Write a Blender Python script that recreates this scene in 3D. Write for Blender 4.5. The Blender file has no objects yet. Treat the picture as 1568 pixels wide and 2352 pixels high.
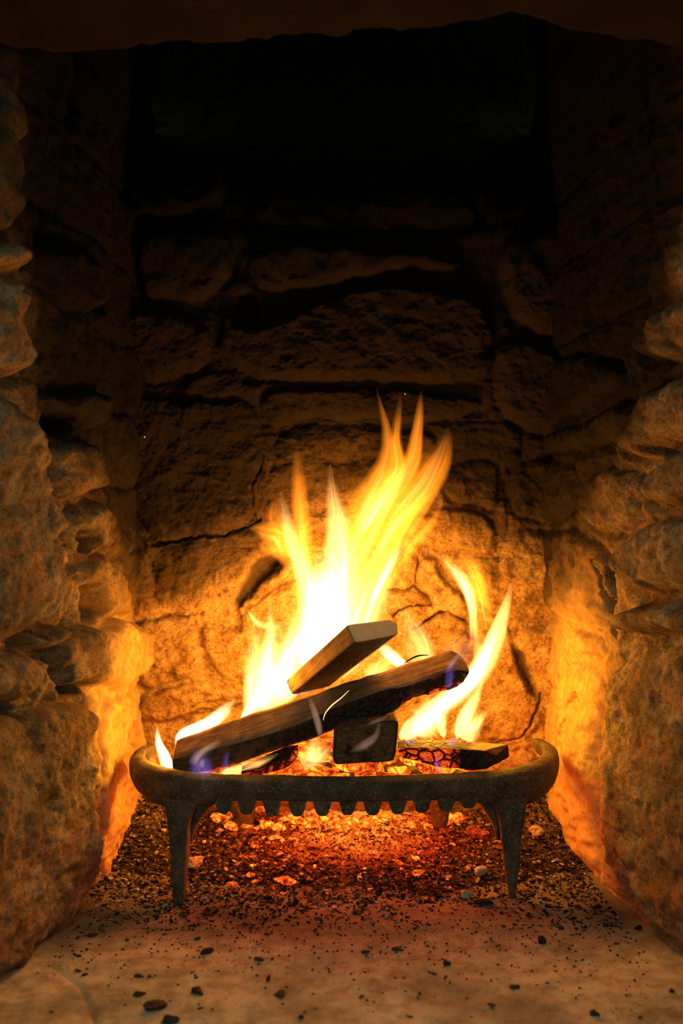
import bpy, math, random
import numpy as np
from mathutils import Vector

# ------------------------------------------------------------------ camera, room light, exposure
F = 2352 * 35.0 / 36.0            # focal length in pixels of the 1568x2352 frame
CZ = 0.463                        # lens height above the hearth
scene = bpy.context.scene
cam_data = bpy.data.cameras.new('camera')
cam_data.sensor_fit = 'VERTICAL'; cam_data.sensor_height = 36.0; cam_data.sensor_width = 24.0
cam_data.lens = 35.0; cam_data.clip_start = 0.02; cam_data.clip_end = 30
cam_data.dof.use_dof = True; cam_data.dof.focus_distance = 1.26; cam_data.dof.aperture_fstop = 4.0
cam = bpy.data.objects.new('camera', cam_data)
cam.location = (0, 0, CZ); cam.rotation_euler = (math.radians(90), 0, 0)
scene.collection.objects.link(cam); scene.camera = cam

world = bpy.data.worlds.new('dim_room'); scene.world = world
world.use_nodes = True
bg = world.node_tree.nodes['Background']
bg.inputs['Color'].default_value = (0.94, 1.0, 0.72, 1); bg.inputs['Strength'].default_value = 0.50

scene.view_settings.view_transform = 'Standard'
scene.view_settings.look = 'None'
scene.view_settings.exposure = 0.0
scene.view_settings.gamma = 1.0
scene.view_settings.use_curve_mapping = False
scene.cycles.max_bounces = 4; scene.cycles.diffuse_bounces = 2; scene.cycles.volume_bounces = 0
scene.cycles.use_adaptive_sampling = True; scene.cycles.adaptive_threshold = 0.02
scene.cycles.transparent_max_bounces = 32
scene.cycles.sample_clamp_indirect = 4.0
scene.cycles.use_denoising = True


def P(px, py, d):
    """world point seen at pixel (px, py), d metres in front of the lens"""
    return np.array([(px - 784.0) * d / F, d, CZ - (py - 1176.0) * d / F])


# the light the flames and the coals give off: (px, py, distance, watts, radius, colour)
FIRE = (1.0, 0.36, 0.006)
EMBER = (1.0, 0.10, 0.004)
FIRE_LIGHTS = [
    ('flame_light', 745, 1370, 1.345, 2.4, .030, FIRE),
    ('flame_light', 600, 1560, 1.325, 2.1, .022, FIRE),
    ('flame_light', 1095, 1560, 1.32, 2.3, .022, FIRE),
    ('flame_light', 900, 1160, 1.31, 0.5, .030, FIRE),
    ('flame_light', 372, 1715, 1.27, 0.45, .012, FIRE),
    ('flame_light', 480, 1640, 1.29, 0.6, .012, FIRE),
    ('flame_light', 985, 1660, 1.29, 0.7, .012, FIRE),
    ('ember_light', 640, 1845, 1.30, 1.2, .025, EMBER),
    ('ember_light', 800, 1832, 1.38, 0.5, .025, EMBER),
    ('ember_light', 960, 1845, 1.30, 1.2, .025, EMBER),
]
for nm, px, py, d, w, r, c in FIRE_LIGHTS:
    ld = bpy.data.lights.new(nm, 'POINT'); ld.energy = w; ld.color = c; ld.shadow_soft_size = r
    lo = bpy.data.objects.new(nm, ld); lo.location = P(px, py, d); scene.collection.objects.link(lo)

# ------------------------------------------------------------------ helpers
rng = random.Random(7)
C = scene.collection


def tag(o, label=None, cat=None, group=None, kind=None):
    if label: o['label'] = label
    if cat: o['category'] = cat
    if group: o['group'] = group
    if kind: o['kind'] = kind
    return o


def empty(name, loc, label, cat, group=None):
    o = bpy.data.objects.new(name, None); o.location = [float(v) for v in loc]
    o.empty_display_size = 0.02
    C.objects.link(o)
    return tag(o, label, cat, group)


def mesh_obj(name, verts, faces, mat, parent=None, origin=None, smooth=True, attrs=None, uv=None, link=True):
    verts = np.asarray(verts, dtype=float)
    if origin is None:
        origin = np.zeros(3)
    origin = np.asarray(origin, dtype=float)
    me = bpy.data.meshes.new(name)
    me.from_pydata((verts - origin).tolist(), [], faces if isinstance(faces, list) else faces.tolist())
    me.validate(clean_customdata=False)
    me.update()
    if smooth:
        me.polygons.foreach_set('use_smooth', [True] * len(me.polygons))
    for k, v in (attrs or {}).items():
        a = me.attributes.new(k, 'FLOAT', 'POINT')
        a.data.foreach_set('value', np.asarray(v, dtype=np.float32).ravel())
    if uv is not None:
        a = me.attributes.new('guv', 'FLOAT_VECTOR', 'POINT')
        u3 = np.zeros((len(uv), 3), dtype=np.float32); u3[:, :uv.shape[1]] = uv
        a.data.foreach_set('vector', u3.ravel())
    me.materials.append(mat)
    o = bpy.data.objects.new(name, me)
    if link: C.objects.link(o)
    if parent is not None:
        o.parent = parent
        o.location = [float(a - b) for a, b in zip(origin, parent.location)]
    else:
        o.location = [float(a) for a in origin]
    return o


def grid_faces(nu, nv, wrap=False):
    """faces of an nu x nv vertex grid, index = i*nv + j; wrap joins j = nv-1 to j = 0"""
    i = np.arange(nu - 1)[:, None]; j = np.arange(nv if wrap else nv - 1)[None, :]
    j2 = (j + 1) % nv
    a = i * nv + j; b = (i + 1) * nv + j; c = (i + 1) * nv + j2; d = i * nv + j2
    return np.stack([a, b, c, d], -1).reshape(-1, 4)


_TAB = np.random.RandomState(3).rand(16, 256, 256)


def vnoise(x, y, s=0):
    xi = np.floor(x).astype(int); yi = np.floor(y).astype(int)
    fx = x - xi; fy = y - yi
    fx = fx * fx * (3 - 2 * fx); fy = fy * fy * (3 - 2 * fy)
    T = _TAB[s % 16]; g = lambda a, b: T[a & 255, b & 255]
    return ((g(xi, yi) * (1 - fx) + g(xi + 1, yi) * fx) * (1 - fy)
            + (g(xi, yi + 1) * (1 - fx) + g(xi + 1, yi + 1) * fx) * fy) * 2 - 1


def fbm(x, y, octv=4, s=0, gain=.5):
    r = 0; a = 1.0; n = 0
    for k in range(octv):
        r = r + a * vnoise(x * 2 ** k + 17.3 * k, y * 2 ** k + 9.1 * k, s + k); n += a; a *= gain
    return r / n


def noise3(p, sc, s=0):
    x, y, z = p[:, 0] * sc, p[:, 1] * sc, p[:, 2] * sc
    return (fbm(x + .7 * z, y - .4 * z, 3, s) + fbm(y + .3 * x + 31, z + .5 * y, 3, s + 4) + fbm(z - .6 * x + 71, x + 13, 3, s + 8)) / 1.7


def sdf(px, py, poly):
    """signed distance to a polygon, positive inside"""
    poly = np.asarray(poly, float)
    d2 = np.full(px.shape, 1e9); inside = np.zeros(px.shape, bool)
    n = len(poly)
    for k in range(n):
        ax, ay = poly[k]; bx, by = poly[(k + 1) % n]
        ex, ey = bx - ax, by - ay
        L = ex * ex + ey * ey + 1e-12
        t = np.clip(((px - ax) * ex + (py - ay) * ey) / L, 0, 1)
        d2 = np.minimum(d2, (px - ax - t * ex) ** 2 + (py - ay - t * ey) ** 2)
        cond = ((ay > py) != (by > py)) & (px < ex * (py - ay) / (ey if abs(ey) > 1e-12 else 1e-12) + ax)
        inside ^= cond
    d = np.sqrt(d2)
    return np.where(inside, d, -d)


def polydist(px, py, line):
    d2 = np.full(px.shape, 1e9)
    for k in range(len(line) - 1):
        ax, ay = line[k]; bx, by = line[k + 1]
        ex, ey = bx - ax, by - ay
        t = np.clip(((px - ax) * ex + (py - ay) * ey) / (ex * ex + ey * ey + 1e-12), 0, 1)
        d2 = np.minimum(d2, (px - ax - t * ex) ** 2 + (py - ay - t * ey) ** 2)
    return np.sqrt(d2)


def sstep(a, b, x):
    t = np.clip((x - a) / (b - a), 0, 1)
    return t * t * (3 - 2 * t)


# ------------------------------------------------------------------ materials
def new_mat(name):
    m = bpy.data.materials.new(name); m.use_nodes = True
    nt = m.node_tree
    for n in list(nt.nodes): nt.nodes.remove(n)
    return m, nt, nt.nodes.new('ShaderNodeOutputMaterial')


class NT:
    def __init__(s, nt): s.nt = nt
    def n(s, t, **kw):
        n = s.nt.nodes.new(t)
        for k, v in kw.items(): setattr(n, k, v)
        return n
    def l(s, a, b): s.nt.links.new(a, b)
    def coord(s):
        return s.n('ShaderNodeNewGeometry').outputs['Position']
    def attr(s, name, vec=False):
        n = s.n('ShaderNodeAttribute', attribute_name=name)
        return n.outputs['Vector' if vec else 'Fac']
    def noise(s, vec, scale, detail=6, rough=.6, dist=0.0):
        n = s.n('ShaderNodeTexNoise'); s.l(vec, n.inputs['Vector'])
        n.inputs['Scale'].default_value = scale; n.inputs['Detail'].default_value = detail
        n.inputs['Roughness'].default_value = rough; n.inputs['Distortion'].default_value = dist
        return n.outputs['Fac']
    def voro(s, vec, scale, feature='F1', out='Distance', rand=1.0):
        n = s.n('ShaderNodeTexVoronoi', feature=feature); s.l(vec, n.inputs['Vector'])
        n.inputs['Scale'].default_value = scale; n.inputs['Randomness'].default_value = rand
        return n.outputs[out]
    def ramp(s, fac, stops):
        n = s.n('ShaderNodeValToRGB'); s.l(fac, n.inputs['Fac'])
        e = n.color_ramp.elements
        while len(e) < len(stops): e.new(.5)
        for i, (p, c) in enumerate(stops):
            e[i].position = p; e[i].color = (c, c, c, 1) if isinstance(c, (int, float)) else (*c, 1)
        return n.outputs['Color']
    def mix(s, fac, a, b, mode='MIX'):
        n = s.n('ShaderNodeMix', data_type='RGBA', blend_type=mode)
        for v, i in ((fac, 0), (a, 6), (b, 7)):
            if isinstance(v, (int, float)): n.inputs[i].default_value = v if i == 0 else (v, v, v, 1)
            elif isinstance(v, tuple): n.inputs[i].default_value = (*v, 1)
            else: s.l(v, n.inputs[i])
        return n.outputs[2]
    def math(s, op, a, b=None, clamp=False):
        n = s.n('ShaderNodeMath', operation=op, use_clamp=clamp)
        for i, v in enumerate((a, b)):
            if v is None: continue
            if isinstance(v, (int, float)): n.inputs[i].default_value = v
            else: s.l(v, n.inputs[i])
        return n.outputs[0]
    def mapping(s, vec, scale):
        n = s.n('ShaderNodeMapping'); s.l(vec, n.inputs['Vector']); n.inputs['Scale'].default_value = scale
        return n.outputs[0]
    def bump(s, h, strength, dist, prev=None):
        n = s.n('ShaderNodeBump'); s.l(h, n.inputs['Height'])
        n.inputs['Strength'].default_value = strength; n.inputs['Distance'].default_value = dist
        if prev is not None: s.l(prev, n.inputs['Normal'])
        return n.outputs[0]
    def bsdf(s, col, rough=.9, normal=None, spec=.2, metal=0.0):
        n = s.n('ShaderNodeBsdfPrincipled')
        if isinstance(col, tuple): n.inputs['Base Color'].default_value = (*col, 1)
        else: s.l(col, n.inputs['Base Color'])
        if isinstance(rough, (int, float)): n.inputs['Roughness'].default_value = rough
        else: s.l(rough, n.inputs['Roughness'])
        n.inputs['Specular IOR Level'].default_value = spec
        n.inputs['Metallic'].default_value = metal
        if normal is not None: s.l(normal, n.inputs['Normal'])
        return n


def stone_mat(name, tones, soot_col=(.011, .0075, .006), rust=.5, green=.35):
    m, nt, out = new_mat(name); N = NT(nt); v = N.coord()
    n1 = N.noise(v, 14, 6, .6, .3); n2 = N.noise(v, 60, 7, .7); n3 = N.noise(v, 330, 5, .7); n4 = N.noise(v, 5, 3, .5)
    col = N.ramp(n1, [(.25, tones[0]), (.45, tones[1]), (.6, tones[2]), (.8, tones[3])])
    col = N.mix(N.ramp(n2, [(.35, 0.0), (.62, 1.0)]), N.mix(1.0, col, (.36, .27, .18), 'MULTIPLY'), col)
    col = N.mix(N.math('MULTIPLY', N.ramp(N.noise(v, 22, 5, .6), [(.5, 0.0), (.66, 1.0)]), rust), col, (.36, .17, .06))
    col = N.mix(N.math('MULTIPLY', N.ramp(N.noise(v, 33, 6, .65), [(.54, 0.0), (.68, 1.0)]), green), col, (.12, .13, .07))
    col = N.mix(N.ramp(n3, [(.36, 0.0), (.50, 1.0)]), N.mix(1.0, col, (.34, .27, .20), 'MULTIPLY'), col)
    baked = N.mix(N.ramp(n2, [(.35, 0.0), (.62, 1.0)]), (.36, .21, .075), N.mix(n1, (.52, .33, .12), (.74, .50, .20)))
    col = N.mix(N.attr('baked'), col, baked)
    soot = N.attr('soot')
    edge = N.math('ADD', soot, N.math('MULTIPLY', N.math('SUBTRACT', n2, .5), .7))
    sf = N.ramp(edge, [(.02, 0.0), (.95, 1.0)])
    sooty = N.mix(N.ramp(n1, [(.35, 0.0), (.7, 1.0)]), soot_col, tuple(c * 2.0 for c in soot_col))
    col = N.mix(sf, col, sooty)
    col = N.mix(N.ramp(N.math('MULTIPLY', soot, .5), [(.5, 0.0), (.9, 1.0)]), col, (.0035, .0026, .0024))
    sp = N.ramp(N.voro(v, 150), [(.0, 1.0), (.075, 0.0)])
    spm = N.ramp(N.noise(v, 11, 3), [(.46, 0.0), (.56, 1.0)])
    col = N.mix(N.math('MULTIPLY', sp, N.math('MULTIPLY', spm, .9)), col, (.62, .45, .26))  # pale dots: glowing soot sparks and glints painted into the stone colour
    h = N.math('ADD', N.math('MULTIPLY', n2, .6), N.math('MULTIPLY', n3, .3))
    b = N.bump(h, .8, .009); b = N.bump(N.noise(v, 900, 3), .35, .0012, b)
    s = N.bsdf(col, .92, b, .15)
    N.l(s.outputs[0], out.inputs['Surface'])
    return m


SAND = [(.26, .15, .055), (.54, .35, .13), (.68, .46, .19), (.36, .21, .08)]
GREY = [(.12, .09, .05), (.27, .20, .12), (.46, .37, .24), (.20, .15, .085)]
M_back = stone_mat('fire_baked_sandstone', SAND, rust=.35, green=.10)
M_side = stone_mat('rough_jamb_stone', GREY, rust=.7, green=.8)

# hearth slab
m, nt, out = new_mat('hearth_stone'); N = NT(nt); v = N.coord()
n1 = N.noise(v, 9, 5, .55, .4); n2 = N.noise(v, 45, 6, .65); n3 = N.noise(v, 500, 4, .7)
col = N.ramp(n1, [(.3, (.36, .28, .17)), (.5, (.58, .47, .31)), (.7, (.70, .58, .40))])
col = N.mix(N.ramp(n2, [(.32, 0.0), (.6, 1.0)]), N.mix(1.0, col, (.55, .48, .38), 'MULTIPLY'), col)
col = N.mix(N.math('MULTIPLY', N.ramp(N.noise(v, 6, 5, .6), [(.48, 0.0), (.66, 1.0)]), .6), col, (.14, .11, .07))
col = N.mix(N.ramp(n3, [(.3, 0.0), (.42, 1.0)]), (.05, .04, .03), col)
col = N.mix(N.ramp(N.voro(v, 240), [(.0, 1.0), (.09, 0.0)]), col, (.05, .04, .03))
du = N.math('ADD', N.attr('dust'), N.math('MULTIPLY', N.math('SUBTRACT', N.noise(v, 26, 6, .7), .5), .9))
col = N.mix(N.math('MULTIPLY', N.ramp(du, [(.2, 0.0), (.9, 1.0)]), .82), col, (.075, .055, .04))
b = N.bump(N.math('ADD', n2, N.math('MULTIPLY', n3, .3)), .5, .005)
N.l(N.bsdf(col, .85, b, .2).outputs[0], out.inputs['Surface']); M_floor = m

# cast iron
m, nt, out = new_mat('pitted_cast_iron'); N = NT(nt); v = N.coord()
n1 = N.noise(v, 40, 6, .65); n2 = N.noise(v, 300, 5, .7)
col = N.ramp(n1, [(.35, (.028, .023, .018)), (.55, (.065, .054, .038)), (.72, (.14, .11, .075))])
col = N.mix(N.ramp(n2, [(.56, 0.0), (.68, 1.0)]), col, (.26, .21, .14))
b = N.bump(N.math('ADD', N.math('MULTIPLY', n1, .5), n2), .5, .0022)
N.l(N.bsdf(col, .72, b, .35, .1).outputs[0], out.inputs['Surface']); M_iron = m


def wood_mat(name, lo, hi, char_scale=70.0):
    """wood with the grain along guv.x, charred where char is 1, glowing where hot is 1"""
    m, nt, out = new_mat(name); N = NT(nt)
    g = N.attr('guv', True)
    gr = N.mapping(g, (9, 190, 190)); gr2 = N.mapping(g, (30, 800, 800))
    n1 = N.noise(gr, 1.0, 5, .6, .3); n2 = N.noise(gr2, 1.0, 3, .6); n3 = N.noise(g, 45, 5, .6)
    col = N.ramp(n1, [(.3, lo), (.7, hi)])
    col = N.mix(N.ramp(n2, [(.35, 0.0), (.5, 1.0)]), N.mix(1.0, col, (.5, .42, .36), 'MULTIPLY'), col)
    col = N.mix(N.ramp(n3, [(.4, 0.0), (.65, 1.0)]), N.mix(1.0, col, (.6, .55, .5), 'MULTIPLY'), col)
    col = N.mix(N.attr('endgrain'), col, N.mix(N.noise(g, 60, 6, .7), (.62, .46, .27), (.95, .76, .50)))
    ch = N.math('ADD', N.attr('char'), N.math('MULTIPLY', N.math('SUBTRACT', n3, .5), .8))
    cf = N.ramp(ch, [(.25, 0.0), (.7, 1.0)])
    cg = N.mapping(g, (1.0, 1.25, 1.0))
    vd = N.voro(cg, char_scale, 'DISTANCE_TO_EDGE', 'Distance', .8)
    charcol = N.ramp(N.noise(g, 200, 4), [(.4, (.012, .010, .009)), (.7, (.045, .036, .03))])
    col = N.mix(cf, col, charcol)
    hot = N.attr('hot')
    hm = N.math('ADD', hot, N.math('MULTIPLY', N.math('SUBTRACT', N.noise(g, 60, 5, .6), .5), 1.3))
    hf = N.math('MULTIPLY', N.ramp(hm, [(.45, 0.0), (1.0, 1.0)]), N.ramp(vd, [(.02, 0.0), (.16, 1.0)]))
    hf = N.math('MULTIPLY', hf, N.ramp(N.noise(g, 330, 4, .6), [(.3, .25), (.65, 1.0)]))
    ecol = N.ramp(hf, [(0.0, (.5, .012, .002)), (.6, (1.0, .06, .006)), (1.0, (1.0, .22, .02))])
    h = N.math('ADD', N.math('MULTIPLY', n1, .6), N.math('MULTIPLY', n2, .3))
    b = N.bump(h, .5, .002)
    b2 = N.bump(N.ramp(vd, [(.0, 0.0), (.12, 1.0)]), .9, .003, b)
    mixn = N.n('ShaderNodeMix', data_type='VECTOR'); N.l(cf, mixn.inputs[0]); N.l(b, mixn.inputs[4]); N.l(b2, mixn.inputs[5])
    s = N.bsdf(col, .8, mixn.outputs[1], .2)
    N.l(ecol, s.inputs['Emission Color'])
    N.l(N.math('MULTIPLY', hf, 1.1), s.inputs['Emission Strength'])
    N.l(s.outputs[0], out.inputs['Surface'])
    return m


M_wood = wood_mat('split_log_wood', (.26, .14, .065), (.50, .30, .15))
M_timber = wood_mat('sawn_timber_wood', (.32, .19, .085), (.54, .35, .18))


def ember_mat(name, c0, c1, c2, strength, scale=60, sampling=True):
    m, nt, out = new_mat(name); N = NT(nt)
    v = N.n('ShaderNodeTexCoord').outputs['Object']
    oi = N.n('ShaderNodeObjectInfo')
    va = N.n('ShaderNodeVectorMath', operation='ADD'); N.l(v, va.inputs[0])
    sc = N.n('ShaderNodeVectorMath', operation='SCALE'); N.l(oi.outputs['Location'], sc.inputs[0]); sc.inputs['Scale'].default_value = 9.0
    N.l(sc.outputs[0], va.inputs[1]); v = va.outputs[0]
    n1 = N.noise(v, scale, 5, .6, .5); vd = N.voro(v, scale * 1.1, 'DISTANCE_TO_EDGE')
    f = N.math('MULTIPLY', N.ramp(n1, [(.33, 0.0), (.62, 1.0)]), N.ramp(vd, [(.0, .15), (.07, 1.0)]))
    ec = N.ramp(f, [(0.0, c0), (.5, c1), (1.0, c2)])
    s = N.bsdf((.025, .018, .014), .9, N.bump(vd, .6, .3), .1)
    N.l(ec, s.inputs['Emission Color'])
    N.l(N.math('MULTIPLY', N.ramp(f, [(0.0, .12), (.35, .6), (1.0, 1.0)]), strength), s.inputs['Emission Strength'])
    N.l(s.outputs[0], out.inputs['Surface'])
    return m


M_coal_bed = ember_mat('white_hot_coal', (.8, .04, .003), (1.0, .13, .008), (1.0, .42, .025), 2.0, .9)
M_ember = ember_mat('orange_ember', (.5, .012, .002), (1.0, .07, .005), (1.0, .30, .02), 1.3, 1.6)
M_ember_dull = ember_mat('dull_red_ember', (.25, .008, .002), (.7, .03, .004), (1.0, .13, .01), .9, 1.6)

# charcoal
m, nt, out = new_mat('charcoal'); N = NT(nt); v = N.coord()
col = N.ramp(N.noise(v, 300, 4), [(.4, (.010, .009, .008)), (.7, (.04, .033, .026))])
N.l(N.bsdf(col, .75, N.bump(N.noise(v, 500, 4), .6, .001), .3).outputs[0], out.inputs['Surface']); M_char = m

# ash: colour per vertex value "tone", glow where "hot"
m, nt, out = new_mat('wood_ash'); N = NT(nt); v = N.coord()
tone = N.math('ADD', N.attr('tone'), N.math('MULTIPLY', N.math('SUBTRACT', N.noise(v, 170, 6, .75), .5), 1.5))
col = N.ramp(tone, [(.15, (.018, .014, .012)), (.42, (.10, .065, .045)), (.62, (.30, .21, .15)), (.88, (.60, .50, .40))])
hm = N.math('ADD', N.attr('hot'), N.math('MULTIPLY', N.math('SUBTRACT', N.noise(v, 130, 6, .75), .5), 1.5))
hf = N.ramp(hm, [(.44, 0.0), (.95, 1.0)])
s = N.bsdf(col, .95, N.bump(N.noise(v, 420, 6, .75), .9, .004), .05)
N.l(N.ramp(hf, [(0.0, (.6, .01, .001)), (.5, (1.0, .06, .006)), (1.0, (1.0, .3, .03))]), s.inputs['Emission Color'])
N.l(N.math('MULTIPLY', hf, 1.0), s.inputs['Emission Strength'])
N.l(s.outputs[0], out.inputs['Surface']); M_ash = m
for m_ in (M_ash, M_wood, M_timber, M_ember, M_ember_dull):
    try: m_.cycles.emission_sampling = 'NONE'
    except Exception: pass


def flame_mat(name, col, dens):
    m, nt, out = new_mat(name); N = NT(nt)
    e = N.n('ShaderNodeEmission'); e.inputs['Color'].default_value = (*col, 1); e.inputs['Strength'].default_value = dens
    N.l(e.outputs[0], out.inputs['Volume'])
    try: m.cycles.homogeneous_volume = True
    except Exception: pass
    return m


FL = {
    'o': flame_mat('orange_flame_gas', (1.0, .25, .010), 75),
    'y': flame_mat('yellow_flame_gas', (1.0, .46, .11), 150),
    'w': flame_mat('white_hot_flame_gas', (1.0, .64, .28), 360),
    'b': flame_mat('blue_flame_gas', (.34, .22, .95), 17),
    'v': flame_mat('pale_violet_flame_gas', (.9, .50, .36), 26),
}

# ------------------------------------------------------------------ the stone recess
ZT = 1.75


def left_x(d):  return -0.312 - np.where(d < 1.2, .22 * (1.2 - d), 0)
def right_x(d): return 0.318 + np.where(d < 1.4, .10 * (1.4 - d), 0) + np.where(d < 1.2, .05 * (1.2 - d), 0)


def side_uv(px, py, side, h):
    """(distance, height) where the sight line through a pixel meets a side wall raised by h"""
    lo, hi = .3, 2.2
    for _ in range(40):
        d = .5 * (lo + hi)
        wx = float(left_x(np.array(d))) + h if side < 0 else float(right_x(np.array(d))) - h
        x = (px - 784) * d / F
        if (x < wx) if side < 0 else (x > wx): hi = d
        else: lo = d
    return d, CZ - (py - 1176) * d / F


def back_uv(px, py, d0): return (px - 784) * d0 / F, CZ - (py - 1176) * d0 / F


def dens(poly, k=3):
    """round a polygon off: subdivide and smooth it"""
    p = np.asarray(poly, float)
    for _ in range(k):
        q = np.empty((len(p) * 2, 2)); nx = np.roll(p, -1, 0)
        q[0::2] = p * .78 + nx * .22; q[1::2] = p * .22 + nx * .78
        p = q
    return p


def stone_field(U, V, stones, holes, cracks, seed, amp=.006, cell=(.15, .085), fine=1.0, hk=1.0):
    """height of a rubble wall over the grid U, V"""
    wu = U + .011 * fbm(U * 22, V * 22, 4, seed, .6); wv = V + .011 * fbm(U * 22 + 50, V * 22, 4, seed + 1, .6)
    # default rubble between the stones placed by hand: jittered courses
    rs = np.random.RandomState(seed)
    cu, cv = cell
    ju = (U + .02 * fbm(U * 5, V * 5, 2, seed)) / cu; jv = (V + .012 * fbm(U * 6 + 9, V * 6, 2, seed + 2)) / cv
    row = np.floor(jv).astype(int); off = rs.rand(64)[row % 64]
    fu = np.abs(((ju + off) % 1) - .5) * cu; fv = np.abs((jv % 1) - .5) * cv
    e = np.minimum(cu / 2 - fu, cv / 2 - fv)
    colid = np.floor(ju + off).astype(int)
    hh = _TAB[seed % 16][row & 255, colid & 255]
    H = (amp * (.5 + hh)) * np.sqrt(np.clip(1 - (1 - np.clip(e / .016, 0, 1)) ** 2, 0, 1))
    outside = np.full(U.shape, 1e3)
    S = np.full(U.shape, -1.0)
    for poly, h, r in stones:
        s = sdf(wu, wv, dens(poly))
        outside = np.minimum(outside, -s)
        t = np.clip(s / r, 0, 1)
        t = np.clip(s / (r * (.8 + .9 * vnoise(wu * 30, wv * 30, seed + 6) ** 2)), 0, 1)
        S = np.maximum(S, np.where(s > 0, hk * h * np.power(np.clip(1 - (1 - t) ** 2, 0, 1), .8), -1.0))
    H = H * np.clip((outside - .002) / .012, 0, 1)
    H = np.where(S > 0, S, H)
    for poly, depth, r in holes:
        s = sdf(wu, wv, dens(poly))
        H = H - depth * sstep(-r * .3, r, s)
    for line, w, depth in cracks:
        d = polydist(wu + .0015 * fbm(U * 160, V * 160, 2, 5), wv + .0015 * fbm(U * 150, V * 150, 2, 6), line)
        H = H - depth * (1 - sstep(w * .3, w, d))
    H = H + .0085 * fbm(U * 13, V * 13, 3, seed + 3) + .0045 * (1 - 2 * np.abs(fbm(U * 20, V * 34, 4, seed + 7))) + fine * .0040 * fbm(U * 62, V * 62, 3, seed + 4) \
        + fine * .0016 * (1 - 2 * np.abs(fbm(U * 190, V * 190, 3, seed + 5)))
    return H


# ---- back wall
DB = 1.50


def bw(pts): return [back_uv(x, y, DB - .012) for x, y in pts]


back_stones = [
    ([(262, 905), (420, 925), (560, 915), (602, 960), (600, 1100), (592, 1178), (520, 1212), (440, 1232), (352, 1236), (300, 1180), (262, 1100)], .020, .016),
    ([(352, 1252), (460, 1248), (590, 1205), (612, 1262), (640, 1292), (590, 1330), (550, 1362), (545, 1412), (450, 1420), (352, 1400)], .012, .02),
    ([(300, 1425), (430, 1412), (445, 1450), (465, 1500), (468, 1555), (400, 1575), (300, 1580)], .018, .014),
    ([(447, 1432), (545, 1438), (562, 1402), (640, 1345), (720, 1330), (760, 1500), (640, 1590), (590, 1590), (548, 1572), (500, 1560), (472, 1500)], .012, .012),
    ([(300, 1592), (400, 1582), (475, 1562), (545, 1592), (555, 1625), (480, 1642), (420, 1642), (390, 1670), (300, 1650)], .022, .015),
    ([(300, 1660), (380, 1680), (430, 1652), (560, 1640), (680, 1610), (700, 1760), (560, 1880), (300, 1900)], .012, .02),
    ([(720, 1520), (860, 1500), (960, 1530), (980, 1700), (900, 1880), (700, 1880), (700, 1640)], .010, .02),
    ([(690, 1290), (860, 1250), (880, 1345), (870, 1440), (780, 1500), (740, 1400)], .012, .012),
    ([(955, 1292), (1000, 1282), (1022, 1345), (1062, 1368), (1135, 1398), (1062, 1428), (992, 1400), (982, 1370), (957, 1348)], .019, .012),
    ([(880, 1358), (954, 1355), (978, 1380), (980, 1395), (940, 1402), (880, 1425)], .010, .008),
    ([(962, 1450), (1000, 1418), (1028, 1410), (1062, 1428), (1082, 1470), (1060, 1520), (990, 1540), (900, 1525), (918, 1475)], .015, .012),
    ([(1086, 1425), (1140, 1402), (1172, 1440), (1180, 1500), (1216, 1580), (1246, 1612), (1238, 1690), (1150, 1725), (1060, 1740), (1010, 1700), (1010, 1570), (1084, 1500)], .014, .014),
    ([(1190, 1440), (1300, 1436), (1330, 1600), (1300, 1900), (1240, 1860), (1260, 1640), (1222, 1560), (1190, 1500)], .022, .016),
    ([(1010, 1745), (1150, 1740), (1240, 1720), (1250, 1900), (980, 1900)], .016, .015),
    ([(940, 1182), (1020, 1162), (1130, 1182), (1142, 1265), (1112, 1288), (1040, 1268), (1000, 1272), (945, 1240)], .020, .012),
    ([(1020, 1052), (1150, 1062), (1150, 1170), (1085, 1160), (1028, 1148)], .014, .013),
    ([(1160, 1062), (1320, 1052), (1320, 1190), (1180, 1206)], .020, .014),
    ([(1150, 1218), (1320, 1222), (1330, 1420), (1200, 1425), (1150, 1380)], .014, .018),
    ([(600, 902), (850, 892), (1108, 904), (1092, 958), (900, 968), (700, 964), (612, 992)], .026, .014),
    ([(622, 1008), (700, 976), (1000, 984), (1012, 1040), (900, 1056), (640, 1052)], .012, .012),
    ([(612, 1064), (750, 1066), (1004, 1062), (1000, 1160), (930, 1240), (700, 1275), (640, 1276), (605, 1190)], .008, .014),
    ([(230, 700), (480, 742), (500, 830), (430, 876), (250, 890), (180, 880)], .040, .02),
    ([(500, 722), (600, 765), (720, 700), (900, 662), (1100, 690), (1132, 800), (1112, 886), (850, 878), (640, 884), (508, 842)], .044, .016),
    ([(1130, 780), (1240, 800), (1330, 830), (1330, 960), (1240, 1000), (1170, 970), (1120, 900)], .038, .018),
    ([(560, 612), (660, 578), (800, 588), (1010, 600), (1080, 640), (900, 646), (720, 684), (600, 690)], .050, .014),
    ([(1130, 560), (1330, 560), (1330, 800), (1230, 780), (1140, 720)], .055, .018),
    ([(330, 560), (530, 540), (550, 640), (480, 720), (330, 690)], .058, .018),
    ([(200, 380), (540, 370), (520, 530), (200, 560)], .065, .02),
    ([(600, 420), (1000, 430), (1120, 540), (800, 575), (560, 560)], .036, .02),
]
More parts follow.
